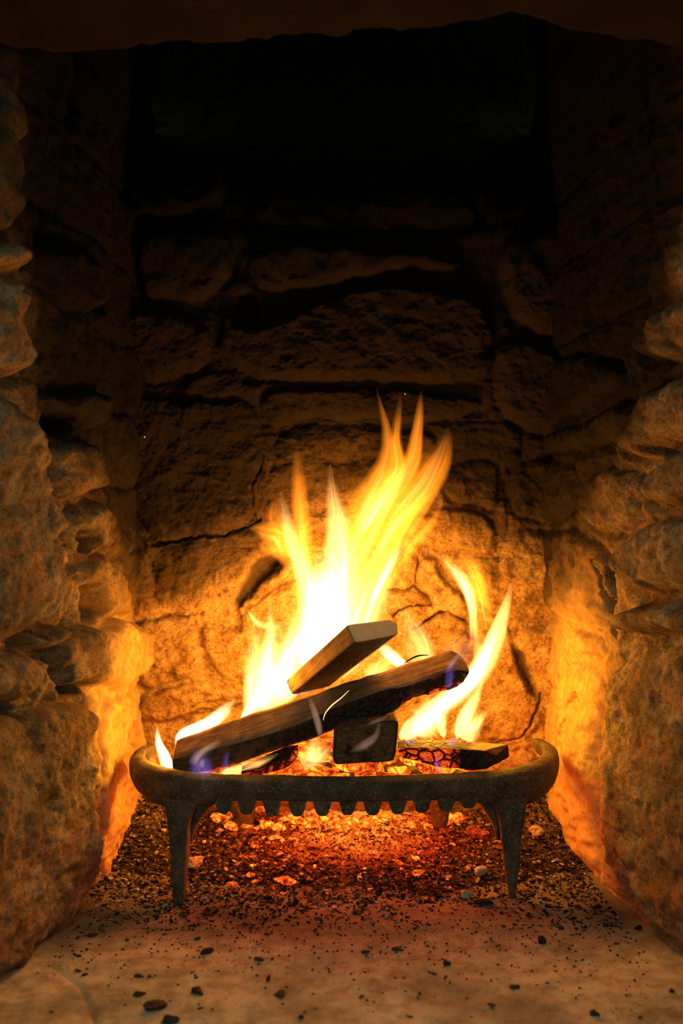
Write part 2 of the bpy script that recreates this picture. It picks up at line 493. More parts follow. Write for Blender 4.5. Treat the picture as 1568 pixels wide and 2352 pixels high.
back_cracks = [
    ([(350, 1242), (450, 1238), (520, 1222), (600, 1190)], .003, .013),
    ([(600, 1040), (600, 1080), (575, 1110), (590, 1190)], .0022, .008),
    ([(640, 1292), (590, 1345), (546, 1395), (545, 1440)], .006, .010),
    ([(885, 1352), (957, 1352), (980, 1375), (984, 1398), (940, 1402), (905, 1420)], .0022, .012),
    ([(955, 1448), (1000, 1412), (1028, 1407), (1065, 1428), (1084, 1465)], .0028, .014),
    ([(957, 1290), (956, 1350)], .002, .008),
    ([(1240, 1600), (1225, 1650), (1190, 1700), (1140, 1712)], .003, .010),
    ([(352, 1420), (460, 1410)], .003, .006),
    ([(430, 1620), (560, 1610)], .002, .006), ([(420, 1638), (480, 1632)], .002, .006),
]
back_holes = [
    ([(590, 1275), (662, 1282), (650, 1315), (604, 1350), (548, 1398), (535, 1370)], .016, .016),
    ([(1170, 1480), (1190, 1500), (1225, 1560), (1240, 1600), (1215, 1590), (1175, 1540)], .012, .010),
    ([(560, 690), (600, 690), (600, 745), (540, 730)], .02, .01),
]
nu, nv = 400, 640
U, V = np.meshgrid(np.linspace(-.40, .40, nu), np.concatenate([np.linspace(-.02, .80, 470), np.linspace(.803, ZT, 170)]), indexing='ij')
H = stone_field(U, V, [(bw(p), h, r) for p, h, r in back_stones], [(bw(p), h, r) for p, h, r in back_holes],
                [(bw(p), w, dp) for p, w, dp in back_cracks], 2, hk=.62)
lean = .055 * sstep(.42, .95, V)
Y = DB - H - lean + .35 * sstep(.90, 1.25, V)
verts = np.stack([U, Y, V], -1).reshape(-1, 3)
PX = 784 + U * F / Y; PY = 1176 + (CZ - V) * F / Y
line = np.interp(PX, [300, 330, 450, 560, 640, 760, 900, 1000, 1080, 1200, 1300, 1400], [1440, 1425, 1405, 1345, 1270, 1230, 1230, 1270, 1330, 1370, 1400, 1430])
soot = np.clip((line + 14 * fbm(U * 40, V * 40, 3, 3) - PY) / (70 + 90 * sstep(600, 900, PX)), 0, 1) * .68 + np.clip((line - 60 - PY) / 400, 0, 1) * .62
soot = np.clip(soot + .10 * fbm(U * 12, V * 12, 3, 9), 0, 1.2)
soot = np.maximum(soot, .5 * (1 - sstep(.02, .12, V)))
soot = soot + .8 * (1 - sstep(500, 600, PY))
soot = np.maximum(soot, .75 * sstep(-.004, .006, sdf(U + .01 * fbm(U * 30, V * 30, 3, 4), V, dens(bw([(1165, 1470), (1195, 1490), (1232, 1570), (1245, 1612), (1212, 1600), (1178, 1550)])))))
soot = np.maximum(soot, .8 * sstep(-.006, .006, sdf(U + .01 * fbm(U * 30, V * 30, 3, 4), V, dens(bw([(590, 1270), (665, 1280), (650, 1315), (600, 1350), (545, 1400), (530, 1380), (560, 1330)])))))
fcs = grid_faces(nu, nv)
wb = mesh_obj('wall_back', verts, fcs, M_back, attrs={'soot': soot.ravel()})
tag(wb, 'sooty back wall of rough sandstone blocks behind the fire', 'stone wall', kind='structure')

# ---- side walls
left_stones = [
    ([(-60, 640), (60, 650), (76, 700), (62, 760), (92, 820), (70, 862), (-60, 870)], .040, .03),
    ([(-60, 890), (66, 888), (102, 990), (140, 1130), (166, 1260), (172, 1350), (150, 1430), (60, 1490), (-60, 1500)], .046, .035),
    ([(112, 908), (170, 898), (246, 906), (242, 992), (176, 962), (112, 944)], .022, .015),
    ([(122, 1008), (236, 1000), (256, 1060), (246, 1122), (182, 1156), (140, 1120)], .028, .018),
    ([(150, 1172), (246, 1150), (273, 1208), (262, 1262), (192, 1276), (166, 1240)], .026, .018),
    ([(176, 1296), (256, 1268), (286, 1320), (320, 1402), (252, 1432), (244, 1350), (182, 1336)], .022, .018),
    ([(176, 1446), (252, 1438), (312, 1420), (352, 1440), (336, 1570), (212, 1590), (150, 1550), (130, 1480)], .030, .02),
    ([(60, 1500), (160, 1430), (185, 1460), (150, 1500)], .04, .015),
    ([(-60, 1520), (118, 1500), (146, 1548), (72, 1618), (-60, 1606)], .036, .025),
    ([(-80, 1660), (100, 1642), (214, 1600), (228, 1660), (224, 1800), (220, 2090), (-80, 2320)], .030, .022),
    ([(232, 1600), (286, 1598), (298, 1640), (310, 1800), (296, 2010), (232, 2080)], .016, .012),
    ([(-60, 548), (66, 556), (80, 620), (-60, 636)], .03, .02),
    ([(-60, 60), (40, 80), (62, 300), (66, 540), (-60, 540)], .035, .03),
    ([(100, 560), (200, 560), (260, 700), (160, 720), (110, 640)], .02, .02),
]
left_holes = [
    ([(182, 1342), (236, 1342), (248, 1400), (236, 1442), (192, 1446)], .06, .008),
    ([(102, 946), (160, 940), (176, 970), (152, 1002), (106, 990)], .04, .008),
    ([(154, 1195), (198, 1222), (214, 1268), (172, 1268)], .035, .008),
    ([(148, 1560), (180, 1560), (208, 1596), (150, 1602)], .04, .006),
    ([(-20, 1606), (45, 1602), (66, 1640), (-20, 1648)], .04, .008),
]
left_cracks = [([(284, 1608), (292, 1650), (300, 1720)], .003, .012)]
right_stones = [
    ([(1384, 1535), (1440, 1500), (1640, 1480), (1640, 2260), (1400, 2060), (1372, 1850), (1376, 1650)], .024, .045),
    ([(1262, 1620), (1300, 1505), (1378, 1540), (1372, 1650), (1366, 1850), (1380, 2040), (1290, 1960), (1240, 1880), (1265, 1700)], .016, .030),
    ([(1400, 1465), (1640, 1470), (1640, 1392), (1430, 1388), (1394, 1420)], .034, .018),
    ([(1400, 1242), (1460, 1200), (1640, 1140), (1640, 1350), (1430, 1372), (1394, 1300)], .036, .025),
    ([(1202, 1008), (1350, 966), (1436, 900), (1446, 990), (1380, 1038), (1190, 1042)], .016, .016),
    ([(1452, 880), (1640, 840), (1640, 1020), (1462, 1052), (1402, 1040), (1442, 950)], .034, .025),
    ([(1440, 802), (1500, 702), (1640, 640), (1640, 830), (1530, 822), (1440, 812)], .036, .02),
    ([(1350, 1070), (1470, 1088), (1450, 1190), (1392, 1232), (1330, 1190)], .020, .018),
    ([(1170, 1062), (1340, 1060), (1320, 1200), (1170, 1190)], .014, .018),
    ([(1170, 1212), (1320, 1215), (1384, 1262), (1388, 1400), (1376, 1440), (1290, 1430), (1180, 1350)], .016, .02),
    ([(1164, 884), (1272, 806), (1416, 824), (1428, 866), (1350, 940), (1200, 990)], .018, .02),
    ([(1480, 1060), (1640, 1040), (1640, 1130), (1470, 1180)], .026, .02),
    ([(1300, 1440), (1380, 1450), (1390, 1510), (1310, 1500)], .012, .015),
]
right_cracks = [
    ([(1328, 1586), (1304, 1627), (1300, 1651), (1279, 1699), (1273, 1736), (1281, 1797), (1273, 1843)], .0032, .014),
    ([(1308, 1505), (1300, 1550)], .002, .01),
    ([(1362, 1290), (1388, 1400), (1400, 1460)], .004, .014),
]
right_holes = [
    ([(1500, 1010), (1568, 1000), (1568, 1060), (1510, 1055)], .03, .012),
    ([(1380, 1290), (1400, 1290), (1404, 1360), (1388, 1380)], .03, .01),
]


def side_wall(name, side, stones, holes, cracks, seed, label):
    c = lambda pts, h: [side_uv(x, y, side, h) for x, y in pts]
    n1, n2 = 330, 520
    U, V = np.meshgrid(np.linspace(.70, 1.60, n1), np.concatenate([np.linspace(-.02, .95, 430), np.linspace(.955, ZT, 90)]), indexing='ij')
    # sdf runs in (distance, height); the default rubble is coarser here
    H = stone_field(U, V, [(c(p, h * .8), h, r) for p, h, r in stones], [(c(p, .012), h, r) for p, h, r in holes],
                    [(c(p, .014), w, dp) for p, w, dp in cracks], seed, .008, (.17, .10), hk=.95)
    base = left_x(U) if side < 0 else right_x(U)
    X = base + H if side < 0 else base - H
    verts = np.stack([X, U, V], -1).reshape(-1, 3)
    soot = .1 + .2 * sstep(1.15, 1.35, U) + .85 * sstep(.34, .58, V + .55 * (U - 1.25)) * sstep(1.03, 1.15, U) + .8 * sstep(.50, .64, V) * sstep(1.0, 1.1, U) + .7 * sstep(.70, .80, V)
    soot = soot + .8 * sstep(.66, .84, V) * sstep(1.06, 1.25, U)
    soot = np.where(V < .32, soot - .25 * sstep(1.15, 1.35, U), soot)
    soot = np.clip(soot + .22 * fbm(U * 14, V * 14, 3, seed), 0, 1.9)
    f = grid_faces(n1, n2)
    if side < 0: f = f[:, ::-1]
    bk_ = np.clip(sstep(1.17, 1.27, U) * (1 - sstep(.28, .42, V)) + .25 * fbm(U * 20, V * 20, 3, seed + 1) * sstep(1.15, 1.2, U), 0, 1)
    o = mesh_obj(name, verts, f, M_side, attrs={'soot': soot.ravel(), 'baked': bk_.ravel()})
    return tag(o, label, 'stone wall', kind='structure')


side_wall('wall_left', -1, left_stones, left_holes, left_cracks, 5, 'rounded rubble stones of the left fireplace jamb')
side_wall('wall_right', 1, right_stones, right_holes, right_cracks, 8, 'rough rubble stones of the right fireplace jamb')

# ---- lintel over the opening: a rounded beam of stone, its lower edge wavy
n1, n2 = 160, 40
a = np.linspace(0, 2 * math.pi, n2, endpoint=False)
xs = np.linspace(-.62, .62, n1)
A, X = np.meshgrid(a, xs)
zb = np.interp(X, [-.62, -.3, -.1, .02, .10, .16, .20, .30, .62], [.905, .915, .925, .935, .938, .948, .944, .925, .915]) + .004 * fbm(X * 30, X * 0, 3, 2)
cy, cz, ry, rz = .93, zb + .30, .10, .30
ct, st = np.cos(A), np.sin(A)
sq = lambda v: np.sign(v) * np.abs(v) ** .45
nz = .006 * fbm(X * 22, A * 2.5, 4, 6) + .003 * fbm(X * 90, A * 9, 3, 7)
verts = np.stack([X, cy + (ry + nz) * sq(ct), cz + (rz + nz) * sq(st)], -1).reshape(-1, 3)
lin = mesh_obj('trim_1', verts, [list(map(int, f)) for f in grid_faces(n1, n2, True)] + [list(range(n2))[::-1], list(range((n1 - 1) * n2, n1 * n2))], M_side,
               attrs={'soot': np.full(n1 * n2, 1.1)})
tag(lin, 'rough stone lintel across the top of the fireplace opening', 'lintel', kind='structure')


def slab(name, x0, x1, y0, y1, z0, z1, mat, label, cat, sv=.0, seg=24):
    """a closed block with gently uneven faces"""
    P8 = []
    F6 = []
    def face(o, u, v, nu_, nv_):
        b = len(P8)
        for i in range(nu_ + 1):
            for j in range(nv_ + 1):
                P8.append([o[k] + u[k] * i / nu_ + v[k] * j / nv_ for k in range(3)])
        for i in range(nu_):
            for j in range(nv_):
                q = b + i * (nv_ + 1) + j
                F6.append([q, q + nv_ + 1, q + nv_ + 2, q + 1])
    X_, Y_, Z_ = (x1 - x0, 0, 0), (0, y1 - y0, 0), (0, 0, z1 - z0)
    s = seg
    face((x0, y0, z0), X_, Z_, s, s); face((x0, y1, z0), Z_, X_, s, s)
    face((x0, y0, z0), Z_, Y_, s, s); face((x1, y0, z0), Y_, Z_, s, s)
    face((x0, y0, z0), Y_, X_, s, s); face((x0, y0, z1), X_, Y_, s, s)
    p = np.array(P8)
    q = p + .005 * np.stack([noise3(p, 9, 1), noise3(p + 5, 9, 2), noise3(p + 9, 9, 3)], -1)
    o = mesh_obj(name, q, F6, mat, attrs={'soot': np.full(len(P8), sv)}, smooth=False)
    return tag(o, label, cat, kind='structure')


slab('wall_front_left', -1.5, -.405, .70, .86, -.02, 2.1, M_side, 'outer stone face left of the fireplace opening', 'stone wall')
slab('wall_front_right', .405, 1.5, .70, .86, -.02, 2.1, M_side, 'outer stone face right of the fireplace opening', 'stone wall')
slab('wall_front', -.62, .62, .72, .80, 1.45, 2.1, M_side, 'outer stone face above the fireplace lintel', 'stone wall')
slab('flue_light_block', -.6, .6, .78, 2.0, ZT - .03, ZT + .05, M_side, 'unseen black lid added over the flue to keep out sky light', 'light blocker', 1.0)  # added lid, unseen: stops world light falling down the open flue

# ---- hearth slab
n1, n2 = 300, 330
U, V = np.meshgrid(np.concatenate([np.linspace(-1.5, -.46, 30), np.linspace(-.45, .45, 240), np.linspace(.46, 1.5, 30)]),
                   np.concatenate([np.linspace(-1.5, .68, 60), np.linspace(.70, 1.6, 270)]), indexing='ij')
Z = .0035 * fbm(U * 7, V * 7, 3, 3) + .0012 * fbm(U * 45, V * 45, 3, 4) + .0004 * fbm(U * 200, V * 200, 2, 5)
def fw(px, py):
    d = CZ * F / (py - 1176.0)
    return ((px - 784) * d / F, d)
for line in ([fw(120, 2215), fw(185, 2262), fw(205, 2310), fw(222, 2352), fw(235, 2420)],):
    Z -= .004 * (1 - sstep(.0006, .0022, polydist(U + .002 * fbm(U * 90, V * 90, 2, 1), V, line)))
dust = sstep(1.0, 1.15, V + .03 * fbm(U * 8, V * 8, 3, 5)) * .75 + .30 * sstep(.2, .36, np.abs(U)) + .15 * fbm(U * 5, V * 9, 3, 6)
fo = mesh_obj('floor', np.stack([U, V, Z], -1).reshape(-1, 3), grid_faces(n1, n2), M_floor, attrs={'dust': dust.ravel()})
tag(fo, 'worn tan stone hearth slab with a crack at the front', 'hearth', kind='structure')


def floor_z(x, y):
    x = np.asarray(x, float); y = np.asarray(y, float)
    return .0035 * fbm(x * 7, y * 7, 3, 3) + .0012 * fbm(x * 45, y * 45, 3, 4)


def ash_h(x, y):
    """height of the ash heap"""
    x = np.asarray(x, float); y = np.asarray(y, float)
    front = 1.155 + .025 * fbm(x * 9, x * 0 + 2, 3, 7) + .10 * np.abs(x / .30) ** 3
    m = sstep(0, .17, y - front)
    side = sstep(.005, .07, .318 - np.abs(x - .003))
    back = sstep(1.25, 1.50, y)
    h = .012 * m + .004 * back * m + .030 * sstep(.17, .27, np.abs(x)) * sstep(1.26, 1.42, y)
    return h + .004 * m * fbm(x * 26, y * 26, 3, 8) + .0035 * m * fbm(x * 80, y * 80, 3, 9)


# ash bed: heap and thousands of flakes nobody could count
n1, n2 = 520, 330
U, V = np.meshgrid(np.linspace(-.325, .33, n1), np.linspace(1.08, 1.515, n2), indexing='ij')
A_ = ash_h(U, V)
Z = A_ + .0022 * fbm(U * 230, V * 230, 2, 10) * sstep(.001, .01, A_) - .0018 - .007 * (1 - sstep(0, .005, A_))
core = np.exp(-((U - .02) / .16) ** 2) * sstep(1.17, 1.30, V)
hot = np.clip(.06 + .66 * core * sstep(1.19, 1.42, V) + .30 * core, 0, 1)
tone = .32 + .12 * fbm(U * 18, V * 18, 3, 2) + .12 * sstep(.18, .28, np.abs(U)) * sstep(1.3, 1.42, V)
VV = [np.stack([U, V, Z], -1).reshape(-1, 3)]; FF = [list(map(int, f)) for f in grid_faces(n1, n2)]
HT = [hot.ravel()]; TN = [tone.ravel()]
rs = np.random.RandomState(11)
base = n1 * n2
cube = np.array([[-1, -1, -1], [1, -1, -1], [1, 1, -1], [-1, 1, -1], [-1, -1, 1], [1, -1, 1], [1, 1, 1], [-1, 1, 1]], float) * .5
cf = [[0, 3, 2, 1], [4, 5, 6, 7], [0, 1, 5, 4], [1, 2, 6, 5], [2, 3, 7, 6], [3, 0, 4, 7]]
k = 0
while k < 12000:
    x = rs.uniform(-.31, .315); y = rs.uniform(1.10, 1.47)
    if y < 1.19 and rs.rand() > ((y - 1.08) / .11) ** 1.5: continue
    z = float(ash_h(x, y))
    s = rs.choice([.0018, .003, .0045, .007], p=[.50, .34, .14, .02]) * .75
    c = cube * (1 + .5 * (rs.rand(8, 3) - .5)) * [s * rs.uniform(.8, 1.9), s, s * rs.uniform(.25, .7)]
    an = rs.uniform(0, 6.28); ca, sa = math.cos(an), math.sin(an); tl = rs.uniform(-.6, .6)
    R = np.array([[ca, -sa, 0], [sa, ca, 0], [0, 0, 1]]) @ np.array([[math.cos(tl), 0, math.sin(tl)], [0, 1, 0], [-math.sin(tl), 0, math.cos(tl)]])
    VV.append(c @ R.T + [x, y, z + s * .12])
    FF.extend([[base + i for i in f] for f in cf]); base += 8
    t = rs.choice([.15, .5, .75, 1.0], p=[.46, .30, .18, .06]) - .08
    g = .55 * math.exp(-((x - .02) / .17) ** 2) * float(sstep(1.18, 1.36, np.array(y))) + rs.uniform(-.2, .25)
    HT.append(np.full(8, g)); TN.append(np.full(8, t)); k += 1
ash = mesh_obj('ash_bed', np.concatenate(VV), FF, M_ash, attrs={'hot': np.concatenate(HT), 'tone': np.concatenate(TN)}, smooth=False)
tag(ash, 'heap of glowing red ash and crumbled charcoal under the iron grate', 'ash', kind='stuff')

# ------------------------------------------------------------------ fire grate
grate = empty('fire_grate', (0, 1.25, 0), 'black cast iron fire grate with curved front rail and toothed bars', 'grate')


def box_loft(name, rings, mat, parent, rounding=2, sub=6, esub=5, nz=.0006, attrs=None, origin=None, nsc=60, capc=(0, 0), closed_caps=True, jag=None):
    """loft closed rings of corner points into one solid with rounded edges and uneven skin"""
    R = np.asarray(rings, float)                      # S x K x 3
    S, K, _ = R.shape
    E = []
    for s in range(S):
        row = []
        for k in range(K):
            a_, b_ = R[s, k], R[s, (k + 1) % K]
            for e in range(esub): row.append(a_ + (b_ - a_) * e / esub)
        E.append(row)
    E = np.array(E)
    out = []
    T = []
    for s in range(S - 1):
        p0, p1, p2, p3 = E[max(s - 1, 0)], E[s], E[s + 1], E[min(s + 2, S - 1)]
        for q in range(sub):
            t = q / sub
            out.append(.5 * ((2 * p1) + (p2 - p0) * t + (2 * p0 - 5 * p1 + 4 * p2 - p3) * t * t + (3 * p1 - p0 - 3 * p2 + p3) * t ** 3)); T.append(s + t)
    out.append(E[-1]); T.append(S - 1.0)
    out = np.array(out)
    for _ in range(rounding):
        out = .25 * np.roll(out, 1, 1) + .5 * out + .25 * np.roll(out, -1, 1)
    n, m_, _ = out.shape
    cen = out.mean(1, keepdims=True)
    # guv: metres along, metres around
    al = np.concatenate([[0], np.cumsum(np.linalg.norm(np.diff(cen[:, 0], axis=0), axis=1))])
    per = np.linalg.norm(np.diff(np.concatenate([out, out[:, :1]], 1), axis=1), axis=2)
    ar = np.concatenate([np.zeros((n, 1)), np.cumsum(per, 1)[:, :-1]], 1)
    flat = out.reshape(-1, 3)
    d = (out - cen).reshape(-1, 3); d /= np.linalg.norm(d, axis=1, keepdims=True) + 1e-9
    disp = nz * (noise3(flat, nsc, 3) + .6 * noise3(flat, nsc * 3.1, 5))
    if jag is not None: disp = disp + jag(np.repeat(T, m_), np.tile(np.arange(m_) / esub, n), flat)
    flat = flat + d * disp[:, None]
    out = flat.reshape(n, m_, 3)
    rows = [out[i] for i in range(n)]
    uvs = [np.stack([np.full(m_, al[i]), ar[i], np.zeros(m_)], -1) for i in range(n)]
    tt = [np.full(m_, T[i]) for i in range(n)]; kk = [np.arange(m_) / esub for _ in range(n)]
    # caps: shrinking rings, slightly domed
    def cap(ring, uv, t, sign, first):
        c = ring.mean(0); ax = (cen[1, 0] - cen[0, 0]) if first else (cen[-1, 0] - cen[-2, 0])
        ax = ax / (np.linalg.norm(ax) + 1e-9) * (-1 if first else 1)
        rs_, us_, = [], []
        for f, dome in ((.93, .6), (.78, .9), (.5, 1.0), (.2, 1.05), (.02, 1.05)):
            rr = c + (ring - c) * f + ax * dome * (capc[0] if first else capc[1])
            rs_.append(rr + ax * (nz * .8 * noise3(rr, nsc * 2, 2))[:, None])
            q = (ring - c) * f
            us_.append(np.stack([q[:, 0] * 1.3 + .5, q[:, 2] + .4 + q[:, 1] * .7, np.full(m_, .2)], -1))
        return rs_, us_
    r1, u1 = cap(rows[0], uvs[0], T[0], -1, True); r2, u2 = cap(rows[-1], uvs[-1], T[-1], 1, False)
    rows = r1[::-1] + rows + r2; uvs = u1[::-1] + uvs + u2
    tt = [np.full(m_, -.1)] * 5 + tt + [np.full(m_, S - .9)] * 5; kk = [kk[0]] * 5 + kk + [kk[0]] * 5
    V_ = np.concatenate(rows); n = len(rows)
    Fc = [list(map(int, f)) for f in grid_faces(n, m_, True)]
    Fc.append(list(range(m_))); Fc.append(list(range((n - 1) * m_, n * m_))[::-1])
    at = {}
    if attrs: at = {k_: f_(np.concatenate(tt), np.concatenate(kk), V_) for k_, f_ in attrs.items()}
    if origin is None: origin = V_.mean(0)
    o = mesh_obj(name, V_, Fc, mat, parent, origin, attrs=at, uv=np.concatenate(uvs))
    # consistent outward normals
    import bmesh
    bm = bmesh.new(); bm.from_mesh(o.data); bmesh.ops.recalc_face_normals(bm, faces=bm.faces); bm.to_mesh(o.data); bm.free()
    o.data.polygons.foreach_set('use_smooth', [True] * len(o.data.polygons))
    return o


# front rail: plan path (x, y), top height, bottom height
ZR = .149
rail_path = [(-.262, 1.345, ZR + .001, .132), (-.270, 1.315, ZR, .126), (-.264, 1.275, ZR, .117), (-.243, 1.238, ZR, .109), (-.212, 1.208, ZR, .106),
             (-.178, 1.193, ZR - .001, .112), (-.120, 1.187, ZR - .002, .119), (0, 1.183, ZR - .003, .119), (.12, 1.187, ZR - .001, .119),
             (.182, 1.196, ZR, .112), (.222, 1.214, ZR + .001, .106), (.252, 1.243, ZR + .002, .110), (.272, 1.282, ZR + .003, .119),
             (.279, 1.322, ZR + .005, .128), (.272, 1.352, ZR + .006, .134)]
rp = np.array(rail_path); tg = np.gradient(rp[:, :2], axis=0); tg /= np.linalg.norm(tg, axis=1)[:, None]
nrm = np.stack([tg[:, 1], -tg[:, 0]], -1)             # outwards (towards the viewer at the front)
rings = []
for (x, y, zt, zb_), n_ in zip(rp, nrm):
    w_o, w_i = .006, .012
    o_ = lambda a, z: (x + n_[0] * a, y + n_[1] * a, z)
    rings.append([o_(w_o, zt - .004), o_(w_o + .002, (zt + zb_) / 2), o_(w_o - .002, zb_), o_(-w_i * .5, zb_), o_(-w_i, zt - .012), o_(-w_i - .002, zt), o_(-.004, zt + .001)])
box_loft('front_rail', rings, M_iron, grate, 3, 7, 5, .0011, nsc=45, capc=(.004, .004))

teeth = [(515, 1866), (567, 1871), (625, 1873), (683, 1874), (740, 1873), (798, 1872), (855, 1871), (912, 1869), (968, 1866), (1024, 1862), (1074, 1856)]
for i, (px, py) in enumerate(teeth):
    p0 = P(px, py, 1.186); x0 = p0[0]; zb_ = p0[2]
    rings = []
    for y, zz, s in ((1.181, zb_ + .001, 1.0), (1.24, zb_ + .001, .95), (1.34, zb_ + .002, .9), (1.425, zb_ + .003, .85)):
        wt, wb_ = .0125 * s, .0062 * s
        rings.append([(x0 - wt, y, .124), (x0 - wb_, y, zz), (x0 + wb_, y, zz), (x0 + wt, y, .124)])
    box_loft('grate_bar', rings, M_iron, grate, 2, 3, 5, .0007)
box_loft('rear_rail', [[(x, 1.412, .125), (x, 1.412, .100), (x, 1.432, .100), (x, 1.432, .125)] for x in (-.165, -.08, 0, .08, .165)], M_iron, grate, 2, 3, 4, .0008)


def leg(stations, mat=M_iron):
    """stations: (px left, px right, py, distance of the front face, thickness)"""
    rings = []
    for xl, xr, py, d, th in stations:
        a_ = P(xl, py, d); b_ = P(xr, py, d)
        rings.append([a_, b_, (b_[0] * 1.0, b_[1] + th, b_[2]), (a_[0] + .2 * (b_[0] - a_[0]), a_[1] + th, a_[2])])
    return box_loft('leg', rings, mat, grate, 3, 5, 6, .0013, nsc=50)


leg([(366, 470, 1838, 1.189, .052), (373, 450, 1862, 1.187, .042), (380, 436, 1895, 1.185, .034), (385, 430, 1945, 1.183, .028), (389, 427, 2000, 1.180, .023), (392, 424, 2050, 1.178, .018), (396, 420, 2078, 1.178, .013)])
leg([(1122, 1216, 1836, 1.192, .052), (1134, 1212, 1862, 1.192, .042), (1143, 1207, 1895, 1.191, .034), (1150, 1199, 1945, 1.190, .028), (1158, 1194, 2000, 1.188, .023), (1165, 1188, 2040, 1.188, .018), (1168, 1184, 2068, 1.188, .013)])
leg([(526, 588, 1838, 1.405, .030), (532, 586, 1860, 1.405, .028), (540, 582, 1885, 1.405, .024), (548, 574, 1935, 1.405, .018)])
leg([(984, 1034, 1838, 1.405, .030), (986, 1033, 1860, 1.405, .028), (989, 1031, 1885, 1.405, .026), (993, 1027, 1935, 1.405, .020)])
# curved webs from the front legs inwards to the first and last arch
box_loft('brace', [[P(430, 1930, 1.20), P(441, 1930, 1.20), P(441, 1930, 1.225), P(430, 1930, 1.225)],
                   [P(432, 1895, 1.20), P(455, 1892, 1.20), P(455, 1892, 1.23), P(432, 1895, 1.23)],
                   [P(440, 1862, 1.20), P(478, 1862, 1.20), P(478, 1862, 1.235), P(440, 1862, 1.235)],
                   [P(446, 1838, 1.20), P(503, 1840, 1.20), P(503, 1840, 1.24), P(446, 1838, 1.24)]], M_iron, grate, 3, 5, 5, .001)
box_loft('brace', [[P(1140, 1930, 1.205), P(1150, 1930, 1.205), P(1150, 1930, 1.23), P(1140, 1930, 1.23)],
                   [P(1130, 1895, 1.205), P(1150, 1892, 1.205), P(1150, 1892, 1.235), P(1130, 1895, 1.235)],
                   [P(1110, 1862, 1.205), P(1148, 1862, 1.205), P(1148, 1862, 1.24), P(1110, 1862, 1.24)],
                   [P(1090, 1838, 1.205), P(1145, 1840, 1.205), P(1145, 1840, 1.245), P(1090, 1838, 1.245)]], M_iron, grate, 3, 5, 5, .001)

# ------------------------------------------------------------------ logs
def log_front(rows, depth_T=.030, depth_B=.006, back=.045):
    rings = []
    for (tx, ty), (mx, my), (bx, by), d in rows:
        T_ = P(tx, ty, d + depth_T); M_ = P(mx, my, d); B_ = P(bx, by, d + depth_B)
        K1 = T_ + [0, back * .55, -.018]; K2 = B_ + [0, back * .8, .006]
        rings.append([T_, M_, B_, K2, K1])
    return rings


rowsA = [((408, 1697), (398, 1742), (398, 1778), 1.224), ((462, 1677), (455, 1725), (452, 1778), 1.226), ((527, 1653), (520, 1709), (520, 1764), 1.228),
         ((642, 1617), (640, 1676), (640, 1724), 1.232), ((720, 1592), (712, 1650), (720, 1698), 1.236), ((789, 1567), (776, 1622), (785, 1672), 1.240),
         ((880, 1540), (878, 1584), (881, 1652), 1.246), ((935, 1521), (930, 1575), (942, 1614), 1.250), ((990, 1505), (985, 1556), (1000, 1598), 1.254),
         ((1036, 1492), (1040, 1538), (1036, 1590), 1.258), ((1062, 1508), (1078, 1542), (1062, 1574), 1.262)]
charA = lambda t, k, v: np.clip(.85 * ((k > 1.04) & (k < 4.2)) * (.8 + .2 * sstep(1, 8, t)) + .25 * sstep(7, 10, t) - .1 + .55 * np.exp(-((t - 5.3) / 1.3) ** 2), 0, 1.2)
hotA = lambda t, k, v: np.clip(.9 * sstep(6.3, 7.4, t) * (1 - sstep(9.2, 10, t)) * np.exp(-((k - 1.9) / .30) ** 2) + .55 * sstep(6.6, 7.4, t) * (1 - sstep(9.0, 9.6, t)) * np.exp(-((k - 1.15) / .14) ** 2)
                              + .9 * np.exp(-((k - 2.05) / .22) ** 2), 0, 1.1)
jagA = lambda t, k, v: -.003 * sstep(6, 8, t) * (1 + noise3(v, 90, 2)) * np.exp(-((k - 1.9) / .5) ** 2)
logA = box_loft('split_log', log_front(rowsA), M_wood, None, 2, 9, 9, .0013, {'char': charA, 'hot': hotA}, nsc=55, capc=(.002, .002), jag=jagA)
tag(logA, 'long split log leaning across the grate with a charred glowing underside', 'log')

# sawn timber propped on the split log
e0 = P(681, 1587, 1.285); e1 = P(814, 1477, 1.19)
ax = e1 - e0
c1 = P(914, 1458, 1.237); a1 = P(794, 1436, 1.1985); b1 = P(906, 1422, 1.246)
rings = []
for t in (-.12, .15, .4, .65, .85, 1.0):
    o_ = ax * (t - 1.0); s_ = 1.0 - .10 * (1 - t)
    cc = (e1 + c1 + a1 + b1) / 4
    rings.append([cc + (q - cc) * s_ + o_ for q in (e1, c1, b1 + (c1 - b1) * .25 + (b1 - a1) * .02, b1 - (b1 - a1) * .12, a1)])
charB = lambda t, k, v: np.clip(.9 * (k < .96) * (t < 4.9) + .8 * (1 - sstep(-.1, .9, t)) * (t > -.2) - .1, 0, 1)
hotB = lambda t, k, v: np.clip(.8 * np.exp(-((t - .2) / .35) ** 2) * np.exp(-(np.minimum(k, 5 - k) / .25) ** 2), 0, 1)
timber = box_loft('timber', rings, M_timber, None, 1, 8, 9, .0005, {'char': charB, 'hot': hotB, 'endgrain': lambda t, k, v: (t > 5.02) * 1.0}, nsc=60, capc=(.0, .0008))
tag(timber, 'square sawn timber offcut propped up on the split log, pale end facing forward', 'timber')

